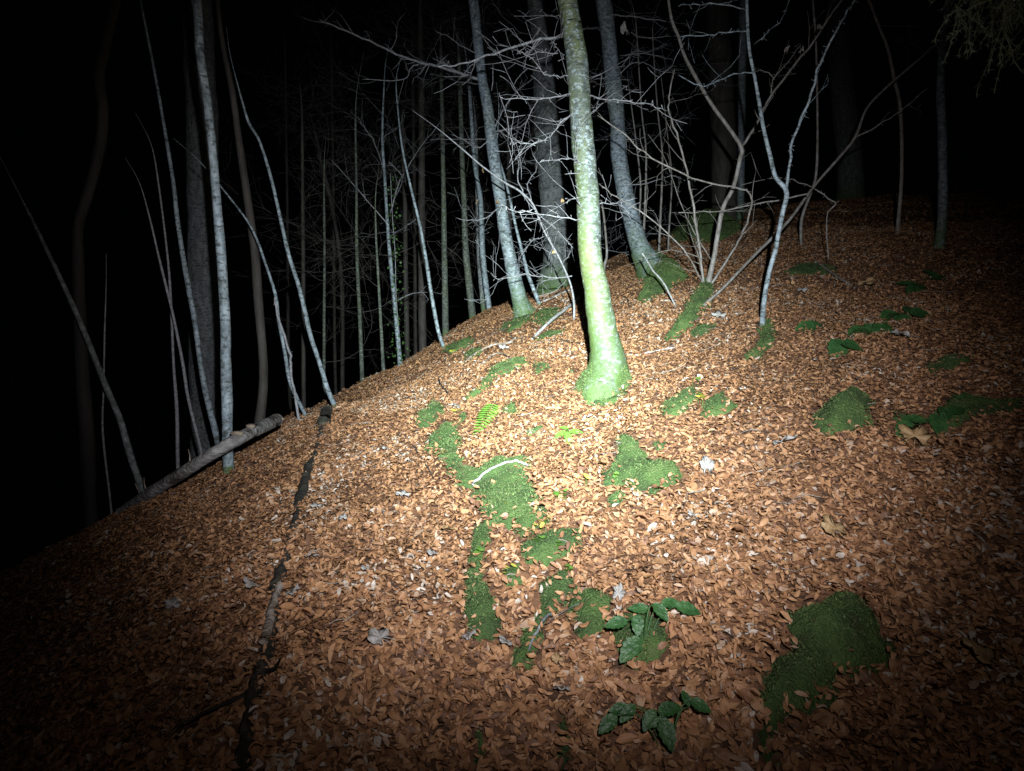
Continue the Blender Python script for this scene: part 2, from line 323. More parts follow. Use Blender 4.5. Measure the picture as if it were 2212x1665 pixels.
mossy_rock('mossy_rock', [(1325,950),(1355,946),(1392,965),(1398,1000),(1440,1000),(1490,1025),(1470,1050),(1425,1062),(1415,1078),(1370,1060),(1300,1050),(1300,1030),(1325,1000)], .07, .10,
           'pale topped mossy rock of ragged outline below the four leaved plant')
mossy_rock('mossy_rock', [(1422,885),(1460,860),(1495,838),(1520,845),(1500,880),(1470,900),(1440,903)], .05, .08,
           'left of the two flat mossy stones dotted with yellow leaves right of the big trunk')
mossy_rock('mossy_rock', [(1505,880),(1560,850),(1593,872),(1570,895),(1540,908),(1508,902)], .05, .08,
           'diamond shaped flat mossy stone just right of its yellow dotted twin')
mossy_rock('mossy_rock', [(1120,1200),(1150,1165),(1200,1150),(1262,1150),(1255,1180),(1225,1215),(1180,1235),(1135,1230)], .05, .08,
           'flat mossy stone with yellow seedlings along its upper edge')
mossy_rock('mossy_rock', [(1330,1330),(1400,1310),(1440,1340),(1440,1400),(1420,1440),(1380,1470),(1345,1450),(1325,1400)], .07, .10,
           'dark mossy stone hidden under the upper bramble in the foreground')
mossy_rock('mossy_rock', [(1448,500),(1470,478),(1530,468),(1590,475),(1605,500),(1560,522),(1500,527),(1455,522)], .42, .45,
           'dim mossy mound on the crest behind the hazel stems')
mossy_rock('mossy_rock', [(1378,650),(1392,620),(1385,585),(1400,562),(1440,560),(1470,578),(1487,604),(1455,618),(1428,640),(1400,660)], .20, .14,
           'tall mossy mound hugging the foot of the curved beech')
mossy_rock('mossy_rock', [(1430,738),(1455,705),(1480,670),(1495,640),(1512,612),(1535,605),(1548,630),(1535,660),(1505,690),(1490,712),(1450,742)], .10, .10,
           'long mossy stool under the fanning hazel stems')
mossy_rock('mossy_rock', [(1608,778),(1635,745),(1645,705),(1662,695),(1676,720),(1672,748),(1640,775)], .09, .08,
           'mossy lump at the foot of the Y shaped sapling')
MOSS = [[(1028,1130),(1062,1148),(1055,1205),(1040,1260),(1015,1262),(1012,1200)], [(1172,1262),(1230,1238),(1245,1290),(1205,1335),(1170,1340)], [(1080,1240),(1122,1228),(1132,1268),(1092,1280)],
        [(1005,1250),(1050,1262),(1085,1320),(1092,1385),(1045,1405),(1008,1385)], [(1120,1095),(1160,1105),(1165,1150),(1125,1165),(1095,1150)], [(895,905),(940,865),(960,885),(938,920),(905,932)], [(1160,1085),(1185,1100),(1180,1140),(1160,1140)],
        [(1075,715),(1088,700),(1110,692),(1140,672),(1160,668),(1150,690),(1125,708),(1100,720)],
        [(1145,700),(1170,668),(1215,668),(1205,690),(1175,710)], [(1150,735),(1190,715),(1225,710),(1210,725),(1165,742)],
        [(1000,770),(1040,748),(1045,760),(1010,782)], [(995,870),(1040,830),(1060,795),(1100,782),(1135,775),(1140,790),(1105,805),(1070,818),(1055,835),(1020,862)],
        [(903,900),(935,868),(952,880),(935,905),(912,922)], [(915,960),(945,930),(962,915),(975,920),(1005,893),(1010,905),(985,925),(1000,955),(990,985),(1005,1010),(1040,1020),(1100,995),(1140,990),(1145,1010),(1110,1040),(1120,1075),(1148,1090),(1150,1115),(1100,1145),(1060,1140),(1040,1155),(1035,1110),(1020,1060),(985,1050),(960,1020),(950,985),(920,975)],
        [(1035,1010),(1075,990),(1120,1000),(1150,1040),(1160,1085),(1150,1140),(1090,1155),(1045,1120)], [(1085,890),(1110,862),(1115,880),(1112,895)], [(1130,935),(1155,922),(1180,917),(1165,935),(1140,945)],
        [(1260,855),(1285,840),(1290,865),(1345,858),(1340,835),(1365,815),(1350,860),(1310,880),(1268,880)],
        [(1305,1085),(1330,1065),(1352,1070),(1340,1100),(1310,1105)], [(1485,722),(1510,705),(1545,706),(1525,725),(1495,735)],
        [(1610,770),(1640,745),(1660,700),(1675,720),(1670,745),(1635,780)], [(1640,722),(1650,700),(1670,700),(1680,740),(1660,755)],
        [(1005,1250),(1030,1180),(1035,1260),(1075,1330),(1080,1380),(1050,1395),(1020,1380),(1015,1300)],
        [(1095,1440),(1140,1370),(1170,1310),(1180,1265),(1220,1265),(1215,1300),(1180,1330),(1165,1390),(1150,1450),(1120,1455)],
        [(1225,1300),(1280,1280),(1320,1300),(1300,1380),(1255,1390),(1230,1350)], [(1645,1560),(1665,1560),(1670,1640),(1680,1700),(1645,1700),(1643,1620)], [(1205,1640),(1215,1560),(1230,1580),(1232,1700),(1208,1700)],
        [(1990,800),(2030,780),(2100,775),(2060,800),(2010,812)], [(1690,590),(1720,575),(1810,575),(1800,590),(1740,600)], [(1925,905),(1960,895),(1990,940),(1960,945)],
        [(2020,900),(2080,860),(2150,870),(2220,870),(2215,890),(2120,895),(2050,935)], [(1150,795),(1170,785),(1190,795),(1160,810)], [(1225,805),(1245,800),(1240,812)],
        [(1735,710),(1760,700),(1772,712),(1750,722)], [(1010,1690),(1030,1600),(1045,1600),(1050,1690)], [(1410,960),(1435,960),(1432,975),(1415,978)],
        [(950,760),(980,742),(1030,735),(1010,750),(970,768)], [(500,980),(485,1005),(492,1030),(508,1012)], [(740,830),(780,815),(800,818),(770,835)]]
mv, mf, off = [], [], 0; tv, tf, toff = [], [], 0
for pl in MOSS:
    q = plan(pl); PATCHES.append(q); r_ = np.hypot(*q.mean(0)); v, f = patch_geo(q, .045, .05, edge=.012 + .0015 * r_, step=.015 if r_ < 4 else .03)
    mv.append(v); mf += [tuple(i + off for i in t) for t in f]; off += len(v)
    V, Fc = tufts(v, f, 26000 if r_ < 5 else 9000, (.006, .014)); tv.append(V); tf += [tuple(i + toff for i in t) for t in Fc]; toff += len(V)
m = MB(); m.add(np.vstack(mv), mf); m.add(np.vstack(tv), tf); mo = m.build('moss', M['moss'], smooth=False)
mo.data.materials.append(M['moss_tuft']); mi = np.zeros(len(mo.data.polygons), np.int32); mi[len(mf):] = 1; mo.data.polygons.foreach_set('material_index', mi)
sm = np.ones(len(mi), bool); sm[len(mf):] = False; mo.data.polygons.foreach_set('use_smooth', sm)
tag(mo, 'green moss cushions spread over the leaf covered slope', 'moss', kind='stuff')

# ------------------------------------------------------------------ leaf litter
def build_litter():
    xs, ys = [], []
    for r0, r1, dens, half in ((.5, 3, 5600, 60), (3, 6, 4200, 48), (6, 10, 1800, 46), (10, 20, 420, 46)):
        n = int(math.radians(2 * half) / 2 * (r1 ** 2 - r0 ** 2) * dens); r = np.sqrt(rng.random(n) * (r1 ** 2 - r0 ** 2) + r0 ** 2)
        a = np.radians(rng.uniform(-half, half, n)); xs.append(np.sin(a) * r); ys.append(np.cos(a) * r)
    x = np.concatenate(xs); y = np.concatenate(ys); a = np.degrees(np.arctan2(x, y)); rr = np.interp(a, _a, _R); rad = np.hypot(x, y)
    keep = rad < rr * 1.35; x, y = x[keep], y[keep]
    # thin, dark soil channel under the rotten branch
    p2 = np.stack([x, y], 1); ins = np.zeros(len(x), bool); dep_ = np.full(len(x), -1.0)
    for q in PATCHES:
        lo, hi = q.min(0), q.max(0); c = np.where((x > lo[0]) & (x < hi[0]) & (y > lo[1]) & (y < hi[1]))[0]
        if len(c):
            sd = sdist(p2[c], q) + .016 * nz(x[c], y[c]); ins[c] |= sd > -.022; dep_[c] = np.maximum(dep_[c], sd)
    clump = nz(x, y, .35) > .15
    keep = ~ins | (rng.random(len(x)) < np.where(dep_ < .02, .30, np.where(clump, .09, .025))); x, y, ins = x[keep], y[keep], ins[keep]; n = len(x)
    z = TZ(x, y); e = .02; nx = -(TZ(x + e, y) - z) / e; ny = -(TZ(x, y + e) - z) / e; N = np.stack([nx, ny, np.ones(n)], 1)
    rad = np.hypot(x, y)
    N += rng.normal(0, .33, (n, 3)) * [1, 1, 0]; N /= np.linalg.norm(N, axis=1)[:, None]
    t = rng.normal(0, 1, (n, 3)); U = t - (t * N).sum(1)[:, None] * N; U /= np.linalg.norm(U, axis=1)[:, None]; W = np.cross(N, U)
    L = rng.uniform(.0095, .021, n) * np.where(rng.random(n) < .05, 1.5, 1); L *= np.interp(rad, [0, 2.0, 4, 8, 14], [1.1, 1, .88, 1, 1.4]); L *= np.where(rng.random(n) < .03, rng.uniform(1.25, 1.6, n), 1); L *= np.where(rng.random(n) < .25, rng.uniform(.5, .9, n), 1); wd = L * rng.uniform(.30, .62, n); k1 = rng.normal(0, .6, n); k2 = rng.normal(.25, .7, n)
    us = np.array([-1, -.55, 0, .55, 1.0]); ws = np.array([.22, .86, 1.0, .84, .12]); tw = rng.normal(0, .35, n)
    V = np.zeros((n, 5, 3, 3), np.float32)
    off = np.stack([x, y, z + rng.uniform(.0, .028, n) + .25 * L * np.abs(k1) + ins * .02], 1)
    wav = rng.normal(0, .2, (n, 5, 3))
    for i, (u, w_) in enumerate(zip(us, ws)):
        for j, s in enumerate((-1, 0, 1)):
            lu = L * u * (1 - .12 * k1 ** 2); lw = wd * w_ * s * (1 - .2 * np.minimum(1, abs(k2)))
            h = -L * k1 * (u * u - .3) * .55 + wd * k2 * (abs(s) * w_) * .8 + tw * u * s * wd * w_ + wd * wav[:, i, j]
            V[:, i, j] = off + U * lu[:, None] + W * lw[:, None] + N * h[:, None]
    V = V.reshape(-1, 3); base = np.array([[i * 3 + j, i * 3 + j + 1, i * 3 + j + 4, i * 3 + j + 3] for i in range(4) for j in range(2)])
    Fq = (np.arange(n)[:, None, None] * 15 + base[None]).reshape(-1, 4)
    me = bpy.data.meshes.new('leaf_litter'); me.vertices.add(len(V)); me.vertices.foreach_set('co', V.ravel())
    me.loops.add(Fq.size); me.loops.foreach_set('vertex_index', Fq.ravel().astype(np.int32)); me.polygons.add(len(Fq))
    me.polygons.foreach_set('loop_start', (np.arange(len(Fq)) * 4).astype(np.int32))
    me.update(calc_edges=True); me.polygons.foreach_set('use_smooth', np.ones(len(Fq), bool)); me.materials.append(M['litter'])
    o = bpy.data.objects.new('leaf_litter', me); COL.objects.link(o); tag(o, 'rust brown curled beech leaves carpeting the slope', 'leaf litter', kind='stuff')
    print('leaves', n)
build_litter()
def debris():
    mb = MB()
    for i in range(900):
        a = R(random.uniform(-50, 48)); r = math.sqrt(random.random()) * 9 + .9; x, y = math.sin(a) * r, math.cos(a) * r; L = random.uniform(.03, .16); t = random.uniform(0, 6.3); w_ = random.uniform(.0008, .0026)
        pts = []
        for k in range(4): px = x + math.cos(t) * L * k / 3; py = y + math.sin(t) * L * k / 3; t += random.gauss(0, .25); pts.append([px, py, float(TZ(px, py)) + .022 + random.uniform(0, .012), w_])
        tube(mb, pts, 4)
    tag(mb.build('twig_litter', M['dead']), 'short dry twigs strewn through the fallen leaves', 'twig litter', kind='stuff')
debris()

# ------------------------------------------------------------------ trees
GB = 'bare trees and saplings on the night slope'
def tree(name, label, trunk, m, d=None, branches=(), sides=14, rough=.05, flare=0, cat='tree', top=2.5, grow=0, lean=0.0, auto=0, autoL=(.3, .8), bm=None, group=None, moss=0):
    """trunk: photo points (x, y, width) from the top down to the foot; d: distance of the foot if it is hidden;
    branches: (points, depth change along it, twig density)"""
    x, y, wpx = trunk[-1]
    if d is None:
        b = at(x, y); d0 = rng_of(b)
    else:
        d0 = d; p = P(x, y, d0); b = np.array([p[0], p[1], float(TZ(p[0], p[1]))])
    root = empty(name, b, label, cat, group)
    n = len(trunk); ys = [t[1] for t in trunk]
    def dep(yy): return d0 + lean * (y - yy) / 800.0
    pts = []
    for (tx, ty, tw) in trunk: r = dep(ty); p = P(tx, ty, r); pts.append([*p, tw / 2 * r * math.hypot(1, 0) / F])
    pts = np.array(pts)
    if pts[-1][2] > b[2] - .04:
        if pts[-1][2] - b[2] > .12: k = pts[-1].copy(); k[:3] = b; k[3] *= 1.15; pts = np.vstack([pts, k])
        k = pts[-1].copy(); k[2] = b[2] - .10; k[3] *= 1.05; pts = np.vstack([pts, k])
    if trunk[0][1] <= 12 and top:
        dr = pts[0, :3] - pts[1, :3]; dr /= np.linalg.norm(dr); ex = []
        for i in (3, 2, 1): ex.append([*(pts[0, :3] + dr * top * i / 3 + rng.normal(0, .03, 3)), pts[0, 3] * (1 - .22 * i)])
        pts = np.vstack([ex, pts])
    if trunk[0][1] > 12 or not top:
        dr = pts[0, :3] - pts[1, :3]; dr /= np.linalg.norm(dr); L0 = min(.8, 50 * pts[0, 3] + .15); side = rng.normal(0, .06, 3)
        pts = np.vstack([[*(pts[0, :3] + dr * L0 * .98 + side), .0012], [*(pts[0, :3] + dr * L0 * .55 + side * .2), pts[0, 3] * .45], pts])
    sm_ = catmull(pts, 6 if sides > 8 else 4); sm_[:, 3] = np.maximum(sm_[:, 3], .0015)
    mb = MB(); tube(mb, sm_, sides, flare, rough); tk = mb.build('trunk', m, root)
    if moss:
        V = np.array([v_.co for v_ in tk.data.vertices]); Fq = [tuple(p_.vertices) for p_ in tk.data.polygons if len(p_.vertices) == 4]
        hs = np.array([V[list(q)].mean(0)[2] for q in Fq]); ctr = np.array([V[list(q)].mean(0) for q in Fq]); nn_ = nz(ctr[:, 0] * 1.2, ctr[:, 2] * .9, .6)
        Fq = [q for q, h_, z_ in zip(Fq, hs, nn_) if -.05 < h_ < moss * (1 + 1.1 * z_)]
        if Fq:
            tv_, tf_ = tufts_n(V, Fq, 26000); mb = MB(); mb.add(tv_ + np.array(b), tf_); mb.build('moss_cover', M['moss_tuft'], root, smooth=False)
    for br in branches:
        bp, dd = br[0], br[1]; dens = br[2] if len(br) > 2 else 3; w0 = br[3] if len(br) > 3 else 5; w1 = br[4] if len(br) > 4 else 1.6
        bp = np.array(bp, float); s = np.linspace(0, 1, len(bp)); r0 = dep(bp[0][1]); q = []
        for (bx, by), t in zip(bp, s): r = r0 + dd * t; p = P(bx, by, r); q.append([*p, (w0 + (w1 - w0) * t) / 2 * (.8 if w0 > 5 else .62) * r / F])
        q = np.array(q); q = catmull(q, 4); q = wobble(q, .004)
        mb = MB(); tube(mb, q, 6)
        for i in range(2, len(q) - 1):
            if random.random() < dens * np.linalg.norm(q[i, :3] - q[i-1, :3]) * 4.6:
                t = q[min(i+1, len(q)-1), :3] - q[i-1, :3]; t /= np.linalg.norm(t) + 1e-9
                twig(mb, q[i, :3], t + rng.normal(0, .8, 3) * [1, .8, 1], random.uniform(.10, .34), q[i, 3] * .55, 1)
        for i in range(1, len(q) - 1):
            for _ in range(2):
                if random.random() < .45:
                    dr = rng.normal(0, 1, 3); dr /= np.linalg.norm(dr); L = random.uniform(.008, .03); f_ = random.random(); c_ = q[i, :3] * (1 - f_) + q[i+1, :3] * f_
                    tube(mb, [[*c_, .0018], [*(c_ + dr * L * .7), .0012], [*(c_ + dr * L), .0024], [*(c_ + dr * (L + .006)), .0004]], 4)
        mb.build('branch', bm or M['twig'], root)
    if auto:
        for i in range(auto):
            k = random.uniform(.05, .8); j = int(k * (len(sm_) - 1)); p = sm_[j, :3]
            if p[2] < b[2] + .3: continue
            a = random.uniform(0, 2 * math.pi); dr = np.array([math.cos(a), math.sin(a) * .8, random.uniform(-.15, .35)])
            mb = MB(); L = random.uniform(*autoL); twig(mb, p, dr, L, max(.003, min(.008, sm_[j, 3] * .3)), 2); mb.build('branch', bm or M['twig'], root)
    return root

tree('beech_tree', 'big mossy beech trunk in the torch hotspot, thickest and brightest tree', [(1226,0,38),(1236,60,40),(1246,133,43),(1251,200,44),(1255,266,45),(1265,365,46),(1271,432,47),(1275,551,49),(1287,619,52),(1297,686,58),(1309,752,70),(1314,802,88),(1306,838,114)],
     M['beech'], branches=[
     ([(1219,70),(1205,80),(1158,86),(1098,106),(1039,126),(992,138),(949,144)], .5, 1.2, 8, 3),
     ([(1240,166),(1202,164),(1175,160),(1155,133),(1128,113),(1120,112)], -.3, 3, 4),
     ([(1245,200),(1210,208),(1165,212),(1125,212),(1085,212),(1076,203)], -.5, 3, 5),
     ([(1268,229),(1218,256),(1198,282),(1175,302),(1125,312),(1102,299)], -.35, 3, 5),
     ([(1216,72),(1206,80),(1196,90),(1210,112),(1222,128)], -.3, 2, 4),
     ([(1205,114),(1170,114),(1132,116),(1118,110)], -.3, 3, 4),
     ([(1263,359),(1245,346),(1215,342),(1165,351)], -.4, 3, 4), ([(1265,455),(1245,432),(1225,428)], -.3, 3, 4),
     ([(1268,478),(1230,472),(1170,462),(1110,455),(1078,438)], -.5, 3, 4), ([(1270,376),(1255,376),(1220,376)], -.1, 0, 4),
     ([(1274,206),(1300,214),(1341,216),(1407,226),(1446,240)], -.4, 2, 5), ([(1272,250),(1300,225),(1330,200),(1355,185)], .4, 3, 4),
     ([(1275,440),(1310,440),(1335,440),(1360,462)], .4, 3, 4), ([(1265,163),(1285,176),(1304,186)], 2.0, 1, 5, 4), ([(1222,20),(1200,35),(1180,30),(1170,20)], .3, 3, 3)],
     sides=30, rough=.05, flare=.42, top=3.5, moss=.16)
tree('beech_tree', 'slim leaning beech with long low branches left of the big trunk, foot on the crest', [(1022,0,20),(1030,66,20),(1037,133,20),(1043,180,20),(1053,233,22),(1066,332,25),(1081,432,25),(1090,498,26),(1101,553,27),(1112,603,31),(1124,653,36),(1133,684,50)],
     M['beech_grey'], branches=[
     ([(1034,170),(1000,160),(946,143),(912,135),(856,118),(799,90),(733,61),(690,42)], -.6, 2, 8, 3),
     ([(946,143),(912,136),(889,146),(879,166),(843,174),(783,171)], -.3, 3, 5, 2),
     ([(1068,284),(1100,278),(1128,271),(1148,240),(1138,218)], -.5, 3, 5), ([(1068,278),(1092,229),(1122,193),(1152,169)], -.4, 2, 5),
     ([(1030,116),(1000,100),(970,80),(940,66)], -.3, 2, 4), ([(1038,180),(1000,178),(960,165),(930,160)], .8, 3, 4), ([(1060,300),(1000,300),(930,302)], .8, 3, 4),
     ([(1085,440),(1050,470),(1010,475),(985,470)], -.2, 4, 4), ([(1060,300),(1030,320),(1000,300),(975,290)], -.3, 3, 4)], sides=16, rough=.04, flare=.3, top=3, moss=.16)
tree('beech_tree', 'curved beech with lichen blotches right of the big trunk, foot in a mossy mound', [(1303,0,31),(1313,66,30),(1321,150,30),(1325,186,35),(1334,266,30),(1337,332,33),(1347,399,33),(1362,465,34),(1382,532,40),(1398,562,52),(1412,598,68)],
     M['beech_grey'], branches=[
     ([(1310,35),(1341,33),(1397,40),(1452,48)], -.4, 1.5, 5, 3), ([(1364,70),(1384,81),(1431,80),(1464,76)], -.4, 1.5, 4), ([(1310,70),(1285,60),(1258,63)], .6, 0, 6, 4),
     ([(1322,180),(1300,166),(1280,158),(1262,150)], .6, 1, 5), ([(1330,170),(1360,140),(1390,135),(1420,150),(1460,160)], -.4, 3, 4), ([(1340,300),(1370,300),(1392,297)], .2, 1, 4),
     ([(1338,150),(1370,110),(1400,112),(1440,95)], .4, 3, 4), ([(1340,120),(1380,115),(1420,120),(1455,130)], .3, 3, 4), ([(1350,400),(1400,395),(1450,380),(1480,390)], .3, 2, 4)], sides=18, rough=.04, flare=.25, top=3, moss=.2)
tree('old_tree', 'wide rough barked trunk standing dim behind the big beech', [(1160,0,44),(1171,66,46),(1177,166,50),(1183,266,56),(1190,365,58),(1200,465,58),(1205,531,58),(1200,600,70),(1198,628,80)], M['rough'], d=10.2, auto=5, autoL=(.6,1.5), sides=20, rough=.08, top=4)
# left edge of the slope
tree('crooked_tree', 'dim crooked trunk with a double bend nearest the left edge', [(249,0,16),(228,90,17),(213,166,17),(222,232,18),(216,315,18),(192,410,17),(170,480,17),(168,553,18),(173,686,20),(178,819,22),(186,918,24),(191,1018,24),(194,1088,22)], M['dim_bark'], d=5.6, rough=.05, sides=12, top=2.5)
tree('leaning_sapling', 'pale sapling leaning steeply left across the crooked trunk', [(53,442,3),(73,482,5),(106,550,6),(150,643,8),(186,726,9),(229,835,10),(259,905,11),(282,985,12),(309,1066,12)], M['greymoss'], d=5.3, rough=.04, sides=10, top=0)
tree('mottled_sapling', 'mottled thin stem just left of the bright white trunk, meeting it at the log', [(315,60,4),(329,130,5),(342,199,5),(359,299,6),(375,399,7),(382,465,8),(395,550,9),(410,636,10),(422,702,10),(432,779,10),(442,835,11),(455,892,12),(472,960,13)], M['pale'], d=6.0, rough=.06, sides=9)
tree('pale_tree', 'brightest white mottled trunk on the left, rising behind the fallen log', [(425,-5,16),(432,116,15),(447,213,15),(460,332,15),(468,432,16),(477,540,18),(483,636,18),(487,702,19),(488,786,20),(491,869,21),(491,945,20),(494,1018,21)], M['pale'], rough=.04, sides=14,
     branches=[([(425,20),(418,8),(412,-5)], 0, 0, 6)])
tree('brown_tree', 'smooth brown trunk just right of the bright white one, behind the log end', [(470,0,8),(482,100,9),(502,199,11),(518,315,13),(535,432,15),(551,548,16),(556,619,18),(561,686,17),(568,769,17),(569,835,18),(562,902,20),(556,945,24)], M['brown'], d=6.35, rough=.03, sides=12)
tree('pale_sapling', 'thin wavy bluish white sapling ending on the bare crest right of the log', [(515,189,3),(525,225,4),(538,266,5),(561,306,5),(585,382,6),(608,482,7),(624,551,8),(644,613,8),(658,669,9),(671,726,9),(691,786,9),(708,842,10),(724,880,11)], M['pale'], rough=.05, sides=9, top=0)
tree('forked_sapling', 'thin double stemmed sapling on the crest between log end and pale sapling', [(482,409,3),(535,478,4),(558,525,5),(568,553,5),(595,636,6),(601,686,7),(615,759,7),(625,819,8),(641,859,8),(662,902,8)], M['pale'], rough=.05, sides=8, top=0,
     branches=[([(595,640),(597,670),(615,726),(626,769),(628,802),(638,852),(646,912)], -.15, 0, 6, 7)])
tree('thin_sapling', 'thread thin stem left of the mottled one, bending right toward the log', [(322,465,3),(342,550,4),(359,619,5),(375,686,5),(395,786,6),(405,852,6),(419,912,6),(435,978,6)], M['twig'], d=6.2, sides=7, top=0)
tree('thin_sapling', 'almost upright thin dark stem ending behind the low end of the log', [(340,380,3),(362,553,4),(370,669,5),(375,786,5),(382,885,7),(384,1000,7)], M['twig'], d=6.6, sides=7, top=0)
tree('thin_sapling', 'faint upright stem crossed by the pale leaning sapling', [(228,660,2),(226,719,3),(224,835,3),(222,935,4),(238,1078,4)], M['twig'], d=5.7, sides=6, top=0)
tree('old_tree', 'very dim wide trunk in the dark behind the bright white one', [(425,-10,52),(432,150,54),(437,300,56),(440,553,57),(445,850,60),(450,960,64)], M['rough'], d=9.5, sides=16, rough=.05, top=4)
# beyond the crest
tree('ivy_sapling', 'pale upright sapling with ivy on its foot beyond the crest', [(829,199,3),(826,299,5),(831,382,6),(838,498,7),(843,560,8),(854,669,9),(864,785,10)], M['pale'], d=9.0, sides=9, top=0, auto=6,
     branches=[([(843,460),(860,400),(879,365),(915,310),(949,266)], .5, 2, 5), ([(836,482),(790,430),(765,400),(715,345)], -.4, 1.5, 4), ([(829,370),(810,310),(790,280),(773,252)], -.3, 2, 4)])
tree('pale_sapling', 'wavy pale sapling on the crest between the ivy stem and the slim beech', [(859,232,3),(869,319,4),(886,399,5),(906,482,6),(919,551,7),(932,636,8),(946,712,8),(959,752,9)], M['pale'], sides=9, top=0,
     branches=[([(870,380),(855,365),(840,350)], .2, 2, 3)])
FARS = [([(908,60,11),(911,250,13),(911,553,15),(913,765,17)], 12.0, 'brown', 'straight brown spruce trunk beyond the crest behind the wavy pale sapling'),
        ([(953,150,7),(957,350,9),(960,553,12),(963,745,15)], 10.5, 'green_bark', 'greenish slim trunk beyond the crest, second dim trunk left of the slim beech group'),
        ([(992,150,8),(998,332,10),(1002,432,11),(1007,553,14),(1023,700,16)], 10.5, 'green_bark', 'mossy grey trunk leaning slightly left beyond the crest, beside the bluish pair'),
        ([(1015,206,7),(1025,349,9),(1038,432,10),(1043,553,12),(1058,680,12)], 10.2, 'pale', 'bluish white trunk nearest the slim beech beyond the crest'),
        ([(1028,300,7),(1032,450,9),(1035,560,10),(1046,685,11)], 11.0, 'rough', 'grey trunk hugging the left side of the bluish white one'),
        ([(768,280,4),(770,400,5),(771,553,7),(778,700,8),(783,845,9)], 9.0, 'green_bark', 'thin olive trunk standing left of the ivy sapling'),
        ([(812,500,4),(816,580,5),(821,669,6),(829,812,8)], 8.3, 'green_bark', 'short olive sapling between the thin olive trunk and the ivy sapling'),
        ([(870,300,8),(875,450,9),(876,553,10),(880,790,11)], 13.0, 'brown', 'faint brown trunk just right of the ivy sapling'),
        ([(653,300,6),(654,450,7),(655,553,8),(656,880,9)], 9.5, 'brown', 'faint brown trunk behind the foot of the wavy sapling on the crest'),
        ([(700,420,4),(701,553,5),(700,720,6),(700,890,7)], 9.0, 'green_bark', 'faint mossy pole standing right of the wavy crest sapling'),
        ([(690,330,7),(735,560,8),(740,860,9)], 14.0, 'brown', 'very faint far trunk left of the thin olive trunk')]
for pts, d, mm, lab in FARS:
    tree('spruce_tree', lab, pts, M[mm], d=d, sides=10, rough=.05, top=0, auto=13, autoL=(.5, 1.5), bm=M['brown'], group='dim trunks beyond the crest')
# far ones of the same stand, deeper in the dark
deep = [(620,15,6,'far left of the deep stand, above the double sapling'),(720,16,6,'right of the faint mossy pole'),(895,17,9,'left of the straight brown spruce'),(1100,15,12,'behind the slim beech')]
for x, d, w_, lab in deep:
    tree('spruce_tree', 'thin deep shadowed spruce trunk ' + lab, [(x - 4, 120, w_ * .6), (x, 400, w_ * .85), (x + 2, 620, w_), (x + 4, 800, w_ * 1.2)], M['brown'], d=d, sides=8, top=0, auto=9, autoL=(.6, 1.8), bm=M['brown'], group='dim trunks beyond the crest')
# right side
tree('thin_sapling', 'straight white sapling hard against the right of the slim beech foot', [(1075,286,3),(1072,322,4),(1085,365,4),(1098,415,5),(1115,492,6),(1130,551,7),(1142,596,8),(1166,660,9)], M['pale'], sides=9, top=0, auto=3, autoL=(.2,.4))
tree('twiggy_shrub', 'twiggy arching shrub between the slim beech and the big trunk', [(999,322,3),(1042,359,3),(1092,395,4),(1122,412,4),(1152,442,4),(1175,498,4),(1205,551,4),(1231,609,4),(1240,655,5)], M['twig'], d=6.2, sides=8, top=0, lean=-1.2,
     branches=[([(1122,412),(1162,462),(1205,498),(1245,545)], -.3, 4, 4), ([(1130,420),(1118,382),(1122,340),(1115,309)], .1, 4, 4), ([(1235,596),(1200,600),(1165,596),(1132,593),(1078,603),(1060,590)], -.5, 3, 4),
     ([(1150,440),(1140,400),(1160,360),(1150,330)], .3, 4, 4), ([(1180,510),(1150,520),(1120,560)], .3, 4, 3), ([(1210,560),(1180,540),(1150,530)], .3, 4, 3), ([(1215,570),(1235,540),(1250,500)], .2, 4, 3), ([(1195,540),(1170,480),(1130,470)], -.3, 4, 3), ([(1225,600),(1205,625),(1160,640)], .3, 4, 3)])
tree('hazel_shrub', 'many stemmed hazel fanning out right of the curved beech, from a mossy stool', [(1444,0,5),(1452,46,6),(1466,80,6),(1479,121,6),(1510,179,7),(1540,229,7),(1570,270,7),(1601,318,8),(1598,345,8),(1584,405,8),(1560,455,9),(1543,553,10),(1528,618,12)], M['hazel'], sides=9, rough=.06, top=1.2, bm=M['hazel'],
     branches=[([(1601,318),(1635,266),(1648,236),(1665,209),(1702,158),(1759,88),(1813,7),(1830,-20)], .3, .8, 7, 4), ([(1665,202),(1672,172),(1700,135),(1729,98)], .1, 2, 4), ([(1672,172),(1655,155),(1628,153)], -.1, 1, 3),
     ([(1521,615),(1513,553),(1498,448),(1483,368),(1467,303),(1446,243),(1447,199),(1457,150)], -.4, 1.2, 7, 3),
     ([(1535,615),(1577,553),(1600,510),(1616,470),(1624,422),(1591,405),(1523,393),(1466,371),(1391,329),(1351,292),(1291,249)], -.9, .9, 6, 3),
     ([(1518,612),(1500,575),(1464,525),(1397,465),(1331,425),(1291,394)], -.9, 1, 5, 3),
     ([(1466,459),(1510,457),(1560,455),(1655,437),(1746,418)], -.3, 1.6, 3, 5),
     ([(1760,408),(1795,432),(1805,440),(1786,469),(1790,560)], .2, 0, 4, 3), ([(1535,560),(1500,500),(1470,440),(1440,350),(1400,290)], .4, 2, 4), ([(1525,560),(1450,540),(1380,560)], .4, 2, 4), ([(1756,405),(1700,385),(1660,385),(1600,400)], .3, 1, 3)])
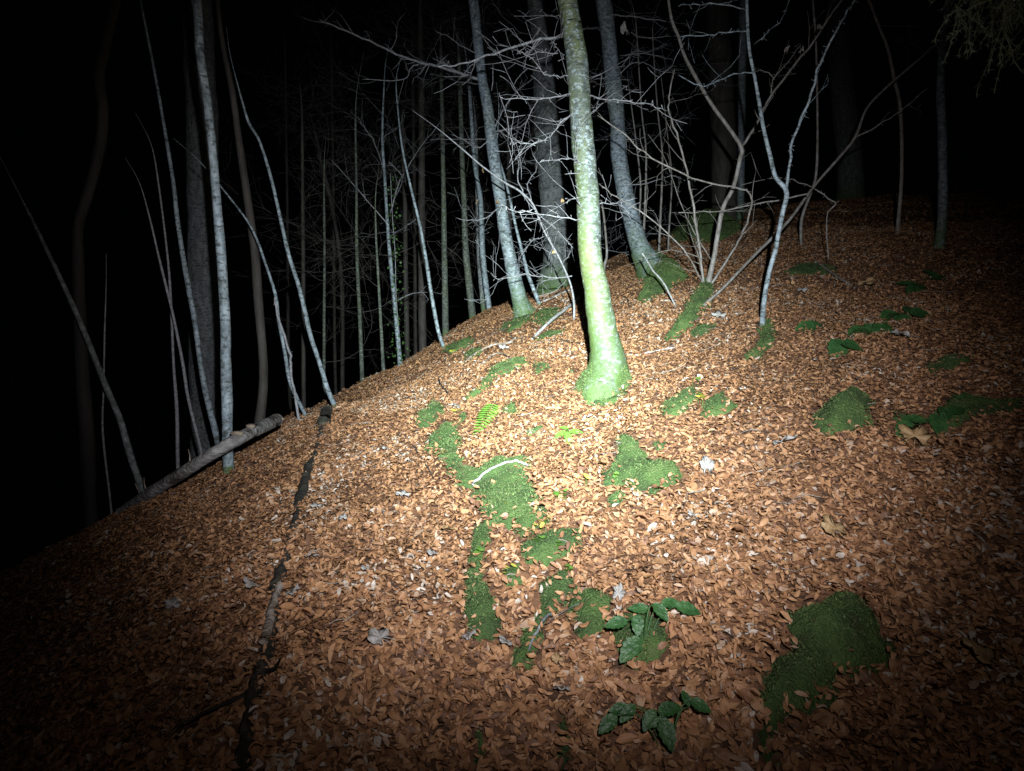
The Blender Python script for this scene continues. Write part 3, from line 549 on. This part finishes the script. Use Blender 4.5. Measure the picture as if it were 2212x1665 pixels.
tree('leaning_sapling', 'long hazel pole leaning far right from beside the mossy stool, crossing the Y shaped sapling', [(2045,60,3),(2019,98,3),(1965,145,4),(1911,192,4),(1871,236,4),(1847,297,5),(1803,351,5),(1756,405,5),(1702,479,6),(1628,553,6),(1560,624,6),(1512,668,7)], M['hazel'], sides=8, rough=.06, top=.6, bm=M['hazel'], lean=3.2,
     branches=[([(1847,297),(1898,270),(1945,239),(2002,192)], .2, .6, 5, 2)])
tree('forked_sapling', 'white Y shaped sapling standing alone right of the hazel', [(1613,0,6),(1618,101,6),(1631,169,6),(1641,229,7),(1650,280,7),(1662,330,8),(1675,381,8),(1699,415,9),(1688,470,9),(1675,540,9),(1662,587,9),(1650,654,10),(1646,712,11)], M['pale'], sides=9, rough=.05, top=1.5, bm=M['pale'],
     branches=[([(1699,411),(1707,337),(1710,310),(1729,260),(1753,202),(1766,152),(1796,88),(1823,34),(1845,0),(1860,-30)], .15, .3, 7, 4), ([(1614,67),(1567,69),(1517,76),(1466,81)], -.3, 1, 4, 3),
     ([(1626,157),(1587,158),(1540,179),(1510,185),(1466,162)], -.3, 1, 4, 3), ([(1611,20),(1567,8),(1500,10),(1466,12)], -.3, .8, 4, 3), ([(1630,95),(1660,70),(1690,40),(1705,0)], .2, .5, 3)])
tree('thin_sapling', 'thin upright stem with a kinked foot right of the Y shaped sapling', [(1756,0,4),(1763,101,4),(1766,270,4),(1764,364,5),(1756,405,5),(1732,472,6),(1731,535,6)], M['hazel'], sides=7, top=1)
tree('thin_sapling', 'slender curving sapling in the shadow left of the lone right trunk', [(1877,0,5),(1898,55,5),(1918,105,5),(1931,169,6),(1945,236,6),(1948,371,6),(1941,470,7)], M['hazel'], d=8.5, sides=8, top=1.5, auto=3)
tree('grey_tree', 'lone grey trunk at the far right below the hanging boughs', [(2048,0,8),(2044,34,9),(2036,101,11),(2032,202,13),(2036,303,14),(2036,455,15)], M['beech_grey'], d=8.0, sides=12, top=2, branches=[([(2032,120),(2019,98),(1990,120)], -.2, .5, 4)])
tree('old_tree', 'bluish slim far trunk behind the Y shaped sapling', [(1607,-5,15),(1603,150,15),(1602,300,14),(1600,440,14)], M['beech_grey'], d=12.5, sides=12, top=3)
tree('old_tree', 'dim brownish far trunk left of the bluish slim one', [(1548,-5,42),(1556,150,46),(1563,300,48),(1566,450,52)], M['brown'], d=13, sides=14, top=4)
tree('old_tree', 'dark bluish broad far trunk between the Y shaped sapling and the lone right trunk', [(1808,-5,40),(1814,120,41),(1823,230,42),(1832,300,43),(1838,400,46)], M['rough'], d=18, sides=14, top=4)
for x, y0, y1, w_, dd, lab in ((1390,80,520,4,9,'left of the hazel, first thin stem right of the curved beech'),(1425,100,505,4,9.5,'second thin stem right of the curved beech'),(1445,190,500,3,9.8,'thin stem behind the middle of the hazel fan'),(1378,230,500,4,9.3,'thin stem touching the curved beech'),(1305,430,575,5,9.0,'short stem right behind the big trunk')):
    tree('thin_sapling', 'background sapling, ' + lab, [(x - 14, y0, w_ * .6), (x - 4, (y0 + y1) / 2 - 60, w_ * .8), (x + 6, (y0 + y1) / 2 + 40, w_), (x, y1, w_ * 1.3)], M['hazel'], d=dd, sides=7, top=0, auto=5, autoL=(.3, .8), group='thin stems behind the hazel')

# ivy on two stems
def ivy(x0, y0, x1, y1, d, label, n=130, sp=.05):
    a, b = P(x0, y0, d), P(x1, y1, d); g = empty('ivy_plant', b, label, 'ivy'); mb = MB(); q = catmull(np.array([[*(b + (a - b) * t + rng.normal(0, .02, 3)), .005] for t in np.linspace(0, 1, 6)]), 4); tube(mb, q, 5); mb.build('stem', M['twig'], g)
    mb = MB()
    for _ in range(n):
        t = random.random() ** 1.3; c = b + (a - b) * t + rng.normal(0, sp * (1.2 - .6 * t), 3); u = rng.normal(0, 1, 3); u /= np.linalg.norm(u); v = np.cross(u, rng.normal(0, 1, 3)); v /= np.linalg.norm(v); s = random.uniform(.010, .022)
        mb.add([c - u * s, c - v * s, c + u * s * 1.2, c + v * s], [(0, 1, 2, 3)])
    mb.build('foliage', M['ivy'], g, smooth=False)
ivy(846, 380, 866, 788, 8.93, 'dark ivy climbing the pale sapling beyond the crest', 260, .06)

# hanging boughs at the top right; their tree stands outside the frame
def boughs():
    p0 = P(2800, -250, 3.6); bx = np.array([p0[0], p0[1], float(TZ(p0[0], p0[1]))]); g = empty('spruce_tree', bx, 'drooping wispy conifer boughs hanging in from the top right corner', 'tree')
    mb = MB(); tube(mb, catmull(np.array([[*(bx + [0, 0, -.1]), .11], [*(bx + [0.02, 0, 1.5]), .09], [*(bx + [0, .03, 3]), .075], [*(bx + [.03, 0, 4.4]), .05]]), 5), 12, 0, .05); mb.build('trunk', M['rough'], g)
    for k, (ex, ey, dd) in enumerate(((2085, 35, -.2), (2145, 70, .1), (2190, 30, -.4), (2110, -40, .3), (2230, 90, .0))):
        s = bx + [0, 0, 2.9 + .15 * k]; e = P(ex, ey - 30, 3.1 + dd); mid = (s + e) / 2 + [0, 0, .18]; q = catmull(np.array([[*s, .018], [*mid, .011], [*e, .004]]), 8)
        mb = MB(); tube(mb, q, 5); mb.build('branch', M['twig'], g); mb = MB()
        for i in range(5, len(q)):
            for _ in range(9):
                c = q[i, :3] + rng.normal(0, .02, 3); L = random.uniform(.1, .26); n = 6; dr = rng.normal(0, .55, 3) + [0, 0, -.5]; dr /= np.linalg.norm(dr); pts = [np.r_[c, .0022]]
                for j in range(n): dr = dr + rng.normal(0, .22, 3) + [0, 0, -.12]; dr /= np.linalg.norm(dr); c = c + dr * L / n; pts.append(np.r_[c, .0016])
                tube(mb, pts, 3)
                for pt in pts[1:]:
                    for _2 in range(9):
                        u = dr * .5 + rng.normal(0, .6, 3); u /= np.linalg.norm(u); v = np.cross(u, rng.normal(0, 1, 3)); v /= np.linalg.norm(v); a = pt[:3]; mb.add([a - v * .0013, a + v * .0013, a + u * random.uniform(.012, .024)], [(0, 1, 2)])
        mb.build('foliage', M['needle'], g, smooth=False)
boughs()

# ------------------------------------------------------------------ wood lying on the ground
def stick(name, label, pts, w0, w1, m, cat='stick', lift=1.0, twigs=0, bow=0, sides=7, rough=.08):
    q = []
    for i, (x, y) in enumerate(pts):
        t = i / (len(pts) - 1); p = at(x, y); r = rng_of(p); rad = (w0 + (w1 - w0) * t) / 2 * r / F; q.append([p[0], p[1], p[2] + rad * (lift if not isinstance(lift, list) else lift[i % len(lift)]) + .012 + bow * math.sin(math.pi * t), rad])
    q = np.array(q); o = q[0, :3].copy(); s = wobble(catmull(q, 5), .002); mb = MB(); tube(mb, s, sides, 0, rough)
    for _ in range(twigs):
        j = random.randint(3, len(s) - 2); d = s[j+1, :3] - s[j-1, :3]; d /= np.linalg.norm(d) + 1e-9; twig(mb, s[j, :3], d + rng.normal(0, .7, 3) * [1, 1, .3], random.uniform(.08, .25), s[j, 3] * .5, 1)
    return tag(mb.build(name, m, origin=o), label, cat)
stick('fallen_stick', 'white stick pointing from the left at the big trunk', [(1150,738),(1185,708),(1220,680),(1252,650)], 7, 6, M['white_wood'], bow=.03)
stick('fallen_stick', 'long pale curved stick lying left of the hotspot on moss', [(988,802),(1020,775),(1060,752),(1098,745),(1113,735)], 6, 4, M['dead'], twigs=2)
stick('fallen_stick', 'thin arched twig under the long pale curved stick', [(1045,792),(1060,778),(1085,775),(1105,788),(1118,806)], 3, 3, M['dead'], bow=.03)
stick('fallen_stick', 'thin dark curved twig left of the mossy strip', [(948,818),(952,840),(965,856),(978,868)], 4, 3, M['dark'], bow=.02)
stick('fallen_stick', 'thin reddish twig on leaves left of the fern', [(890,962),(905,990),(922,1015),(938,1042)], 3, 3, M['brown'], bow=.01)
stick('birch_stick', 'mottled white stick lying across the central moss below the fern', [(1022,1068),(1050,1045),(1080,1028),(1115,1018),(1142,1022)], 6, 4, M['white_wood'], bow=.01, lift=6)
stick('fallen_stick', 'short dark twig between slim beech and big trunk', [(1208,738),(1230,743),(1262,750)], 4, 3, M['dark'], twigs=1)
stick('fallen_stick', 'pale twig lying right of the foot of the big trunk', [(1352,772),(1385,770),(1420,764),(1462,757)], 3, 3, M['white_wood'], twigs=1)
#stick('fallen_stick', 'long bare stick leaning over the mossy mound of the curved beech', [(1392,556),(1412,585),(1438,618),(1462,668)], 4, 4, M['white_wood'], bow=.10)
stick('fallen_stick', 'grey stick on leaves right of the Y shaped sapling foot', [(1762,572),(1785,592),(1815,612),(1845,628)], 5, 5, M['dead'], twigs=1, bow=.02)
stick('fallen_stick', 'slanting grey forked stick in the lower middle moss', [(1140,1422),(1158,1390),(1180,1355),(1196,1338)], 6, 7, M['greymoss'], bow=.02, twigs=1)
stick('fallen_stick', 'pale loose twig lying along the crest behind the slim beech', [(1165,660),(1195,645),(1230,632)], 4, 4, M['white_wood'], twigs=3)
stick('fallen_stick', 'thin dead twig pointing at the dark right edge', [(1600,1035),(1640,1028),(1690,1020),(1740,1005)], 3, 2, M['dead'], twigs=1)
def propped():
    b = at(1462, 668); r = rng_of(b); q = np.array([[*P(x, y, r + dd), .008] for x, y, dd in ((1388,548,.75),(1412,585,.5),(1438,618,.28),(1463,670,.0))]); mb = MB(); tube(mb, wobble(catmull(q, 4), .003), 6)
    tag(mb.build('fallen_stick', M['white_wood'], origin=b), 'long bare stick leaning over the mossy mound of the curved beech', 'stick')
propped()
# rotten branch down the left
RB = [(705,905),(690,940),(680,985),(662,1040),(645,1095),(632,1150),(615,1215),(602,1270),(592,1330),(580,1400),(560,1470),(540,1530),(528,1600),(520,1690)]
stick('rotten_branch', 'long black rotten branch running down the slope on the left', RB, 15, 34, M['dark'], cat='branch', lift=[.0, -.5, -.2, .0, -.45, -.1, -.3], twigs=8, sides=12, rough=.35)
o = stick('split_wood', 'pale split piece of rotten wood on the black branch', [(608,1290),(592,1330),(585,1372),(572,1415)], 16, 20, M['dead'], cat='wood', lift=2.2, sides=8, rough=.25)
o = stick('tree_stump', 'small charred black stump at the top end of the rotten branch', [(702,922),(706,897)], 26, 24, M['dark'], cat='stump', lift=.6, sides=10, rough=.2)
# the log
def fallen_log():
    e0 = at(262, 1110); r4 = rng_of(at(494, 1018)); c0 = P(262, 1106, rng_of(e0)); cm = P(490, 962, r4 - .28); ce = P(598, 906, rng_of(at(600, 950)) - .05)
    pts = np.array([[*c0, 19 / 2 * rng_of(c0) / F], [*P(345, 1052, (rng_of(c0) + r4 - .28) / 2), 21 / 2 * rng_of(c0) / F], [*cm, 23 / 2 * r4 / F], [*ce, 26 / 2 * rng_of(ce) / F]])
    g = empty('fallen_log', [e0[0], e0[1], e0[2]], 'pale barked fallen log on the left with its sawn end propped off the slope', 'log')
    s = catmull(pts, 12); mb = MB(); tube(mb, s, 20, 0, .07); mb.build('log_trunk', M['log'], g)
    for t in (.82, .74):
        i = int(t * (len(s) - 1)); p = s[i, :3] + [0, 0, s[i, 3] * 1.0]; ph = np.linspace(0, 2 * math.pi, 12, endpoint=False); v = [];
        for k, (rr, hh) in enumerate(((.02, -.02), (.034, .0), (.036, .008), (.02, .015))): v += [[p[0] + rr * math.cos(a) * (1 + .2 * math.sin(2 * a + i)), p[1] + rr * .7 * math.sin(a), p[2] + hh] for a in ph]
        f = [(k * 12 + j, k * 12 + (j + 1) % 12, (k + 1) * 12 + (j + 1) % 12, (k + 1) * 12 + j) for k in range(3) for j in range(12)] + [tuple(range(36, 48))]
        mb = MB(); mb.add(v, f); mb.build('bracket_fungus', M['fungus'], g)
    for k in range(4):
        i = random.randint(5, len(s) - 8); mb = MB(); twig(mb, s[i, :3], [random.uniform(-.6, .6), -.3, .9], .12, .008, 0); mb.build('branch_stub', M['dead'], g)
fallen_log()

# ------------------------------------------------------------------ big fallen leaves
def maple_outline(lobes=5):
    pts = []
    for k in range(lobes):
        a = R(-130 + 260 * k / (lobes - 1)); L = 1.0 if k == lobes // 2 else (.92 if abs(k - lobes // 2) == 1 else .6)
        pts += [(a - .30, .66 * L), (a - .18, .76 * L), (a - .19, .86 * L), (a, L), (a + .19, .86 * L), (a + .18, .76 * L), (a + .30, .66 * L)]
        if k < lobes - 1: pts.append((a + R(130 / (lobes - 1)), .56))
    return pts
def big_leaf(x, y, wpx, m, label, yaw=0, curl=.3, tilt=.35, tall=1.0, p=None, lobes=5, hang=False):
    b = at(x, y) if p is None else p; r = rng_of(b); s = wpx * .62 * r / F; curl *= .55; v = [(0, -.1, 0)]; ol = maple_outline(lobes)
    for ring in (.5, 1.0):
        for a, q in ol:
            q = (.45 * q + .42) * random.uniform(.86, 1.06)
            v.append((math.sin(a) * q * ring, math.cos(a) * q * ring * tall, curl * (ring * q) ** 2 * math.cos(2 * a + yaw) * .8 + .12 * math.sin(5 * a) * ring))
    n = len(ol); f = [(0, 1 + i, 1 + i + 1) for i in range(n - 1)] + [(1 + i, 1 + n + i, 2 + n + i, 2 + i) for i in range(n - 1)]
    # petiole
    k = len(v); v += [(-.02, -.1, 0), (.02, -.1, 0), (.015, -.8, .12), (-.015, -.8, .12)]; f.append((k, k + 1, k + 2, k + 3))
    v = np.array(v) * s; me = bpy.data.meshes.new('maple_leaf'); me.from_pydata(v.tolist(), [], f); me.materials.append(m); me.polygons.foreach_set('use_smooth', [True] * len(f))
    o = bpy.data.objects.new('fallen_leaf' if not hang else 'hanging_leaf', me); COL.objects.link(o); o.location = [b[0], b[1], b[2] + (.035 + s * .25 if not hang else 0)]
    o.rotation_euler = (tilt, random.uniform(-.2, .2), R(yaw)); md = o.modifiers.new('thick', 'SOLIDIFY'); md.thickness = .0012
    return tag(o, label, 'leaf', 'large single leaves')
BL = [(1690,978,56,'pale_leaf','large pale maple leaf lying flat right of centre, brightest leaf on the slope',200,.2,.5,1),(1526,1034,34,'pale_leaf','upright folded cream leaf left of the large pale maple leaf',10,.9,1.1,1.5),
      (974,1166,40,'tan_leaf','wide tan leaf in the lower left centre below the long moss band',170,.2,.4,1),(822,1408,58,'pale_leaf','pointed grey white leaf, largest pale one in the lower left',60,.15,.35,1.1),
      (1012,1404,44,'pale_leaf','grey white leaf in the lower middle left of the forked stick',240,.25,.35,1),(1094,1412,38,'pale_leaf','pale curled leaf touching the lower middle moss',130,.5,.5,1.2),
      (872,1088,38,'pale_leaf','grey oval leaf on brown litter left of the central moss',30,.2,.3,.8),(834,985,26,'pale_leaf','small grey leaf left of the reddish twig',80,.2,.3,.7),
      (1553,697,34,'pale_leaf','white star shaped leaf right of the hazel foot',10,.3,.6,.9),(1945,742,40,'pale_leaf','dim grey leaf under the paired bramble leaves on the right',120,.2,.4,.9),
      (1868,628,36,'tan_leaf','dim tan leaf at the end of the grey stick on the right',200,.4,.4,1),(1732,640,26,'pale_leaf','small dim leaf right of the Y shaped sapling',300,.2,.4,.8),
      (1268,916,30,'pale_leaf','white leaf just right of the four leaved plant',240,.3,.4,.8),(1800,1176,58,'tan_leaf','yellowish lobed leaf in the right foreground above the largest mossy rock',20,.3,.6,1.1),
      (1975,968,62,'tan_leaf','big tan maple leaf right of the rounded mossy rock',330,.3,.6,1),(2125,1462,70,'tan_leaf','big dim leaf near the right edge beside the largest mossy rock',40,.3,.5,1.2),
      (685,1112,30,'pale_leaf','small grey leaf right of the rotten branch, uppermost of three there',60,.3,.3,.8),(742,1138,24,'pale_leaf','little white curled leaf between rotten branch and tan leaf',0,.5,.4,.9),
      (1215,1515,44,'pale_leaf','dim grey leaf left of the lower bramble',150,.3,.4,1),(1335,1310,30,'pale_leaf','white folded leaf standing at the left of the upper bramble',340,.8,1.0,1.6),
      (545,1285,40,'pale_leaf','ragged grey leaf left of the split wood',100,.6,.5,.9),(632,1302,44,'pale_leaf','ragged grey leaf right of the split wood',260,.6,.5,.9),
      (675,1222,34,'pale_leaf','grey leaf above the ragged pair by the split wood',200,.4,.4,.8),(375,1330,34,'pale_leaf','lonely faint leaf in the dark lower left',20,.4,.5,1),
      (1090,762,26,'pale_leaf','white leaf beside the long pale curved stick',20,.4,.5,.9),(990,893,22,'pale_leaf','small white leaf at the top of the long moss band',90,.4,.5,.9),
      (1495,1135,26,'pale_leaf','small white leaf right of the pale topped mossy rock',50,.4,.5,.9),(935,1218,34,'pale_leaf','faint greenish leaf left of the lower moss',80,.2,.3,.8),
      (1205,1452,34,'tan_leaf','tan leaf below the dark grassy moss in the foreground',20,.3,.5,1),(790,1250,24,'pale_leaf','tiny grey leaf in the middle of the lower left litter',70,.3,.3,.9)]
for x, y, w_, mm, lab, yaw, cu, ti, ta in BL: big_leaf(x, y, w_, M[mm], lab, yaw, cu, ti, ta)
rH = rng_of(at(1528, 618))
for x, y, w_, lab in ((1350,64,26,'pale withered leaf hanging on the twig beside the curved beech'),(1770,58,15,'withered leaf hanging highest among the hazel tips'),(1700,108,14,'left withered leaf of the pair hanging on a hazel side twig'),(1732,106,14,'right withered leaf of the pair hanging on a hazel side twig')):
    big_leaf(x, y, w_, M['pale_leaf'], lab, random.uniform(0, 360), .7, 1.3, 1.1, p=P(x, y, rH + (.1 if x > 1500 else 0)), lobes=3, hang=True)

r2_ = rng_of(at(1133, 684))
for x, y, w_, lab in ((1043,368,11,'tiny withered brown leaf clinging to the twig left of the slim beech, upper one'),(1030,436,9,'tiny withered brown leaf clinging to the twig left of the slim beech, lower one'),(1075,436,8,'tiny withered leaf touching the edge of the slim beech trunk'),(1215,434,9,'tiny withered leaf on a twig just left of the big trunk at mid height'),(1196,544,9,'tiny withered leaf on the twiggy shrub before the dim wide trunk')):
    big_leaf(x, y, w_, M['tan_leaf'], lab, random.uniform(0, 360), .8, 1.2, 1.2, p=P(x, y, (r2_ - .35) if x < 1100 else 5.4), lobes=3, hang=True)

# ------------------------------------------------------------------ green plants
def leaflet(c, tip, width, n=9, serr=.10, fold=.25, droop=.15):
    c = np.array(c, float); tip = np.array(tip, float); ax = tip - c; L = np.linalg.norm(ax); ax /= L; up = np.array([0, -.6, 1.0]); s = np.cross(ax, up); s /= np.linalg.norm(s); nn = np.cross(s, ax); v = []; 
    for i in range(n + 1):
        t = i / n; w_ = width * (math.sin(math.pi * min(1, t ** .8)) ** .8 if 0 < t < 1 else 0) + .0008; w_ *= 1 + (serr if i % 2 else -serr); d = -droop * L * t * t
        mid = c + ax * L * t + nn * d
        v += [mid - s * w_ + nn * fold * w_, mid, mid + s * w_ + nn * fold * w_]
    f = []
    for i in range(n): a = i * 3; f += [(a, a + 1, a + 4, a + 3), (a + 1, a + 2, a + 5, a + 4)]
    return v, f
def bramble(label, foot, leaves, h=.09, size=.07, m='bramble', name='bramble_plant', stemw=.0022, asp=.27, wig=True):
    b = at(*foot); g = empty(name, b, label, 'plant'); 
    for (x, y, ang, k) in leaves:
        q = at(x, y); r = rng_of(q) ; hh = h * random.uniform(.8, 1.2); r2 = r - hh * .9; c = P(x, y, r2)
        if c[2] < TZ(c[0], c[1]) + .02: c[2] = float(TZ(c[0], c[1])) + .03
        L = size * k * .86; dirv = RT * math.cos(R(ang)) + (np.array([0, .65, 0]) + np.array([0, 0, .5])) * math.sin(R(ang)); dirv /= np.linalg.norm(dirv)
        st = c - dirv * L / 2; v, f = leaflet(st, c + dirv * L / 2, L * asp, 10); mb = MB(); mb.add(v, f); mb.build('leaf', M[m], g)
        mb = MB(); mid = (b + st) / 2 + [0, 0, hh * .4]; tube(mb, catmull(np.array([[*(b - [0, 0, .02]), stemw], [*mid, stemw], [*st, stemw * .7]]), 5), 5); mb.build('stem', M['bramble'] if m == 'bramble' else M[m], g)
bramble('upper bramble in the foreground with dark glossy serrated leaflets over a mossy stone', (1385,1420), [(1331,1345,195,1.1),(1377,1350,265,1.0),(1362,1402,230,1.45),(1428,1321,300,1.0),(1380,1314,170,1.0),(1487,1315,345,1.25),(1450,1302,10,1.0)], .12, .078)
bramble('lower bramble at the bottom of the frame with dark drooping leaflets', (1440,1640), [(1355,1540,230,1.0),(1313,1563,225,1.1),(1336,1530,190,.9),(1402,1555,240,1.0),(1442,1585,280,1.3),(1425,1560,200,.8),(1447,1530,20,1.1),(1514,1524,330,1.0),(1482,1507,100,.7)], .11, .07)
bramble('trailing bramble on the right with paired leaves above the rounded mossy rock', (1890,725), [(1921,681,200,1.0),(1948,690,250,1.0),(1994,680,350,1.2),(1908,716,220,1.2),(1854,718,200,1.1),(1813,752,230,1.2),(1842,747,340,.9),(1882,712,240,.9),(1965,668,60,.8)], .15, .17, asp=.4)
bramble('small dim bramble left of the trailing bramble', (1752,716), [(1740,712,190,1.0),(1762,708,20,.9)], .10, .16, asp=.4)
bramble('nearly black bramble in the shade at the far right', (2020,925), [(1952,925,230,1.1),(1975,905,160,1.0),(2028,918,260,1.3),(2040,890,80,1.0),(2092,865,120,1.2),(2068,885,30,1.0)], .13, .13)
bramble('dim bramble high on the right slope in the shadow', (1975,640), [(1972,634,250,1.2),(1990,620,30,1.0),(1960,612,150,1.0),(2035,600,10,1.1),(2010,590,100,1.0)], .2, .2)
bramble('bright green four leaved plant in the hotspot below the big trunk', (1225,938), [(1210,944,215,1.0),(1227,950,275,1.0),(1245,936,5,1.0),(1218,930,150,.7)], .05, .10, 'fern', name='leafy_seedling', asp=.24)
def fern(label, x0, y0, x1, y1, n=13):
    a, b = at(x0, y0), at(x1, y1); ra, rb = rng_of(a), rng_of(b); a2 = P(x0, y0, ra - .05); b2 = P(x1, y1, rb - .12); foot = at(x1, y1); g = empty('fern_frond', foot, label, 'fern')
    base = foot + [0, 0, -.01]; q = catmull(np.array([[*base, .002], [*b2, .0018], [*((a2 + b2) / 2 + [0, 0, .012]), .0015], [*a2, .0008]]), 8); mb = MB(); tube(mb, q, 5); mb.build('stem', M['fern'], g)
    L = np.linalg.norm(a2 - b2); ax = (a2 - b2) / L; s = np.cross(ax, [0, -.6, .8]); s /= np.linalg.norm(s); mb = MB()
    for i in range(n):
        t = i / n; c = b2 + ax * L * t + [0, 0, .012 * math.sin(math.pi * t)]; w_ = 25 * ra / F * (1 - .75 * t ** 1.6) * (.75 + .25 * min(1, t * 5))
        for sg in (-1, 1):
            v, f = leaflet(c, c + s * sg * w_ + ax * w_ * .35, L * .017, 8, .05, .2, .1); mb.add(v, f)
    mb.build('frond', M['fern'], g)
fern('bright green fern frond lit on brown leaves in the centre left', 1026, 944, 1066, 874)
def seedling(x, y, label, col, n=5, spr=10, sz=5):
    b = at(x, y); r = rng_of(b); u = r / F; g = empty('seedling', b, label, 'seedling', 'small seedlings among the moss')
    for i in range(n):
        c = b + np.array([rng.normal(0, spr * u * .6), rng.normal(0, spr * u * .8), .03 + random.random() * .02]); c[2] = float(TZ(c[0], c[1])) + random.uniform(.03, .055)
        mb = MB(); a = random.uniform(0, 6.3); s = sz * u * random.uniform(.7, 1.3); ph = np.linspace(0, 2 * math.pi, 9)[:-1]; tl = rng.normal(0, .35, 2)
        mb.add([c] + [c + [s * math.cos(p + a) * 1.25, s * math.sin(p + a), s * (tl[0] * math.cos(p + a) + tl[1] * math.sin(p + a))] for p in ph], [(0, 1 + k, 1 + (k + 1) % 8) for k in range(8)])
        mb.build('leaf', M[col] if random.random() < .75 else M['seed'], g, smooth=False)
        mb = MB(); tube(mb, [[c[0], c[1], c[2] - .06, .0008], [*c, .0008]], 4); mb.build('stem', M['seed'], g)
for x, y, lab, c, n in ((1178,1148,'yellow seedlings on the upper edge of the flat mossy stone','yellow',6),(1150,1165,'yellow seedling left on the flat mossy stone','yellow',3),(1215,1085,'green seedlings above the flat mossy stone','seed',7),(1100,1258,'yellow pair of leaves left of the lower mossy band','yellow',4),
        (1232,1290,'single bright yellow leaf seedling beside dark moss in the lower middle','yellow',2),(1225,1245,'green seedlings above the single yellow leaf','seed',5),(1262,1057,'yellow leaf seedling right of the central moss','yellow',2),(985,902,'yellow seedling at the top of the long moss band','yellow',3),
        (1500,836,'yellow seedling at the tip of the left flat mossy stone','yellow',2),(1510,872,'tiny yellow leaves between the twin flat stones','yellow',6),(1098,1108,'yellow leaf on the lower central moss','yellow',2),(1165,1195,'green seedlings left of the flat mossy stone','seed',4),
        (1030,1215,'green seedlings on the narrow lower left moss','seed',6),(985,760,'yellow green sprout on the crest above the pale curved stick','yellow',3),(1335,1048,'green seedlings on the pale topped mossy rock','seed',4),(1205,1205,'green seedling low on the flat mossy stone','seed',3)):
    seedling(x, y, lab, c, n)
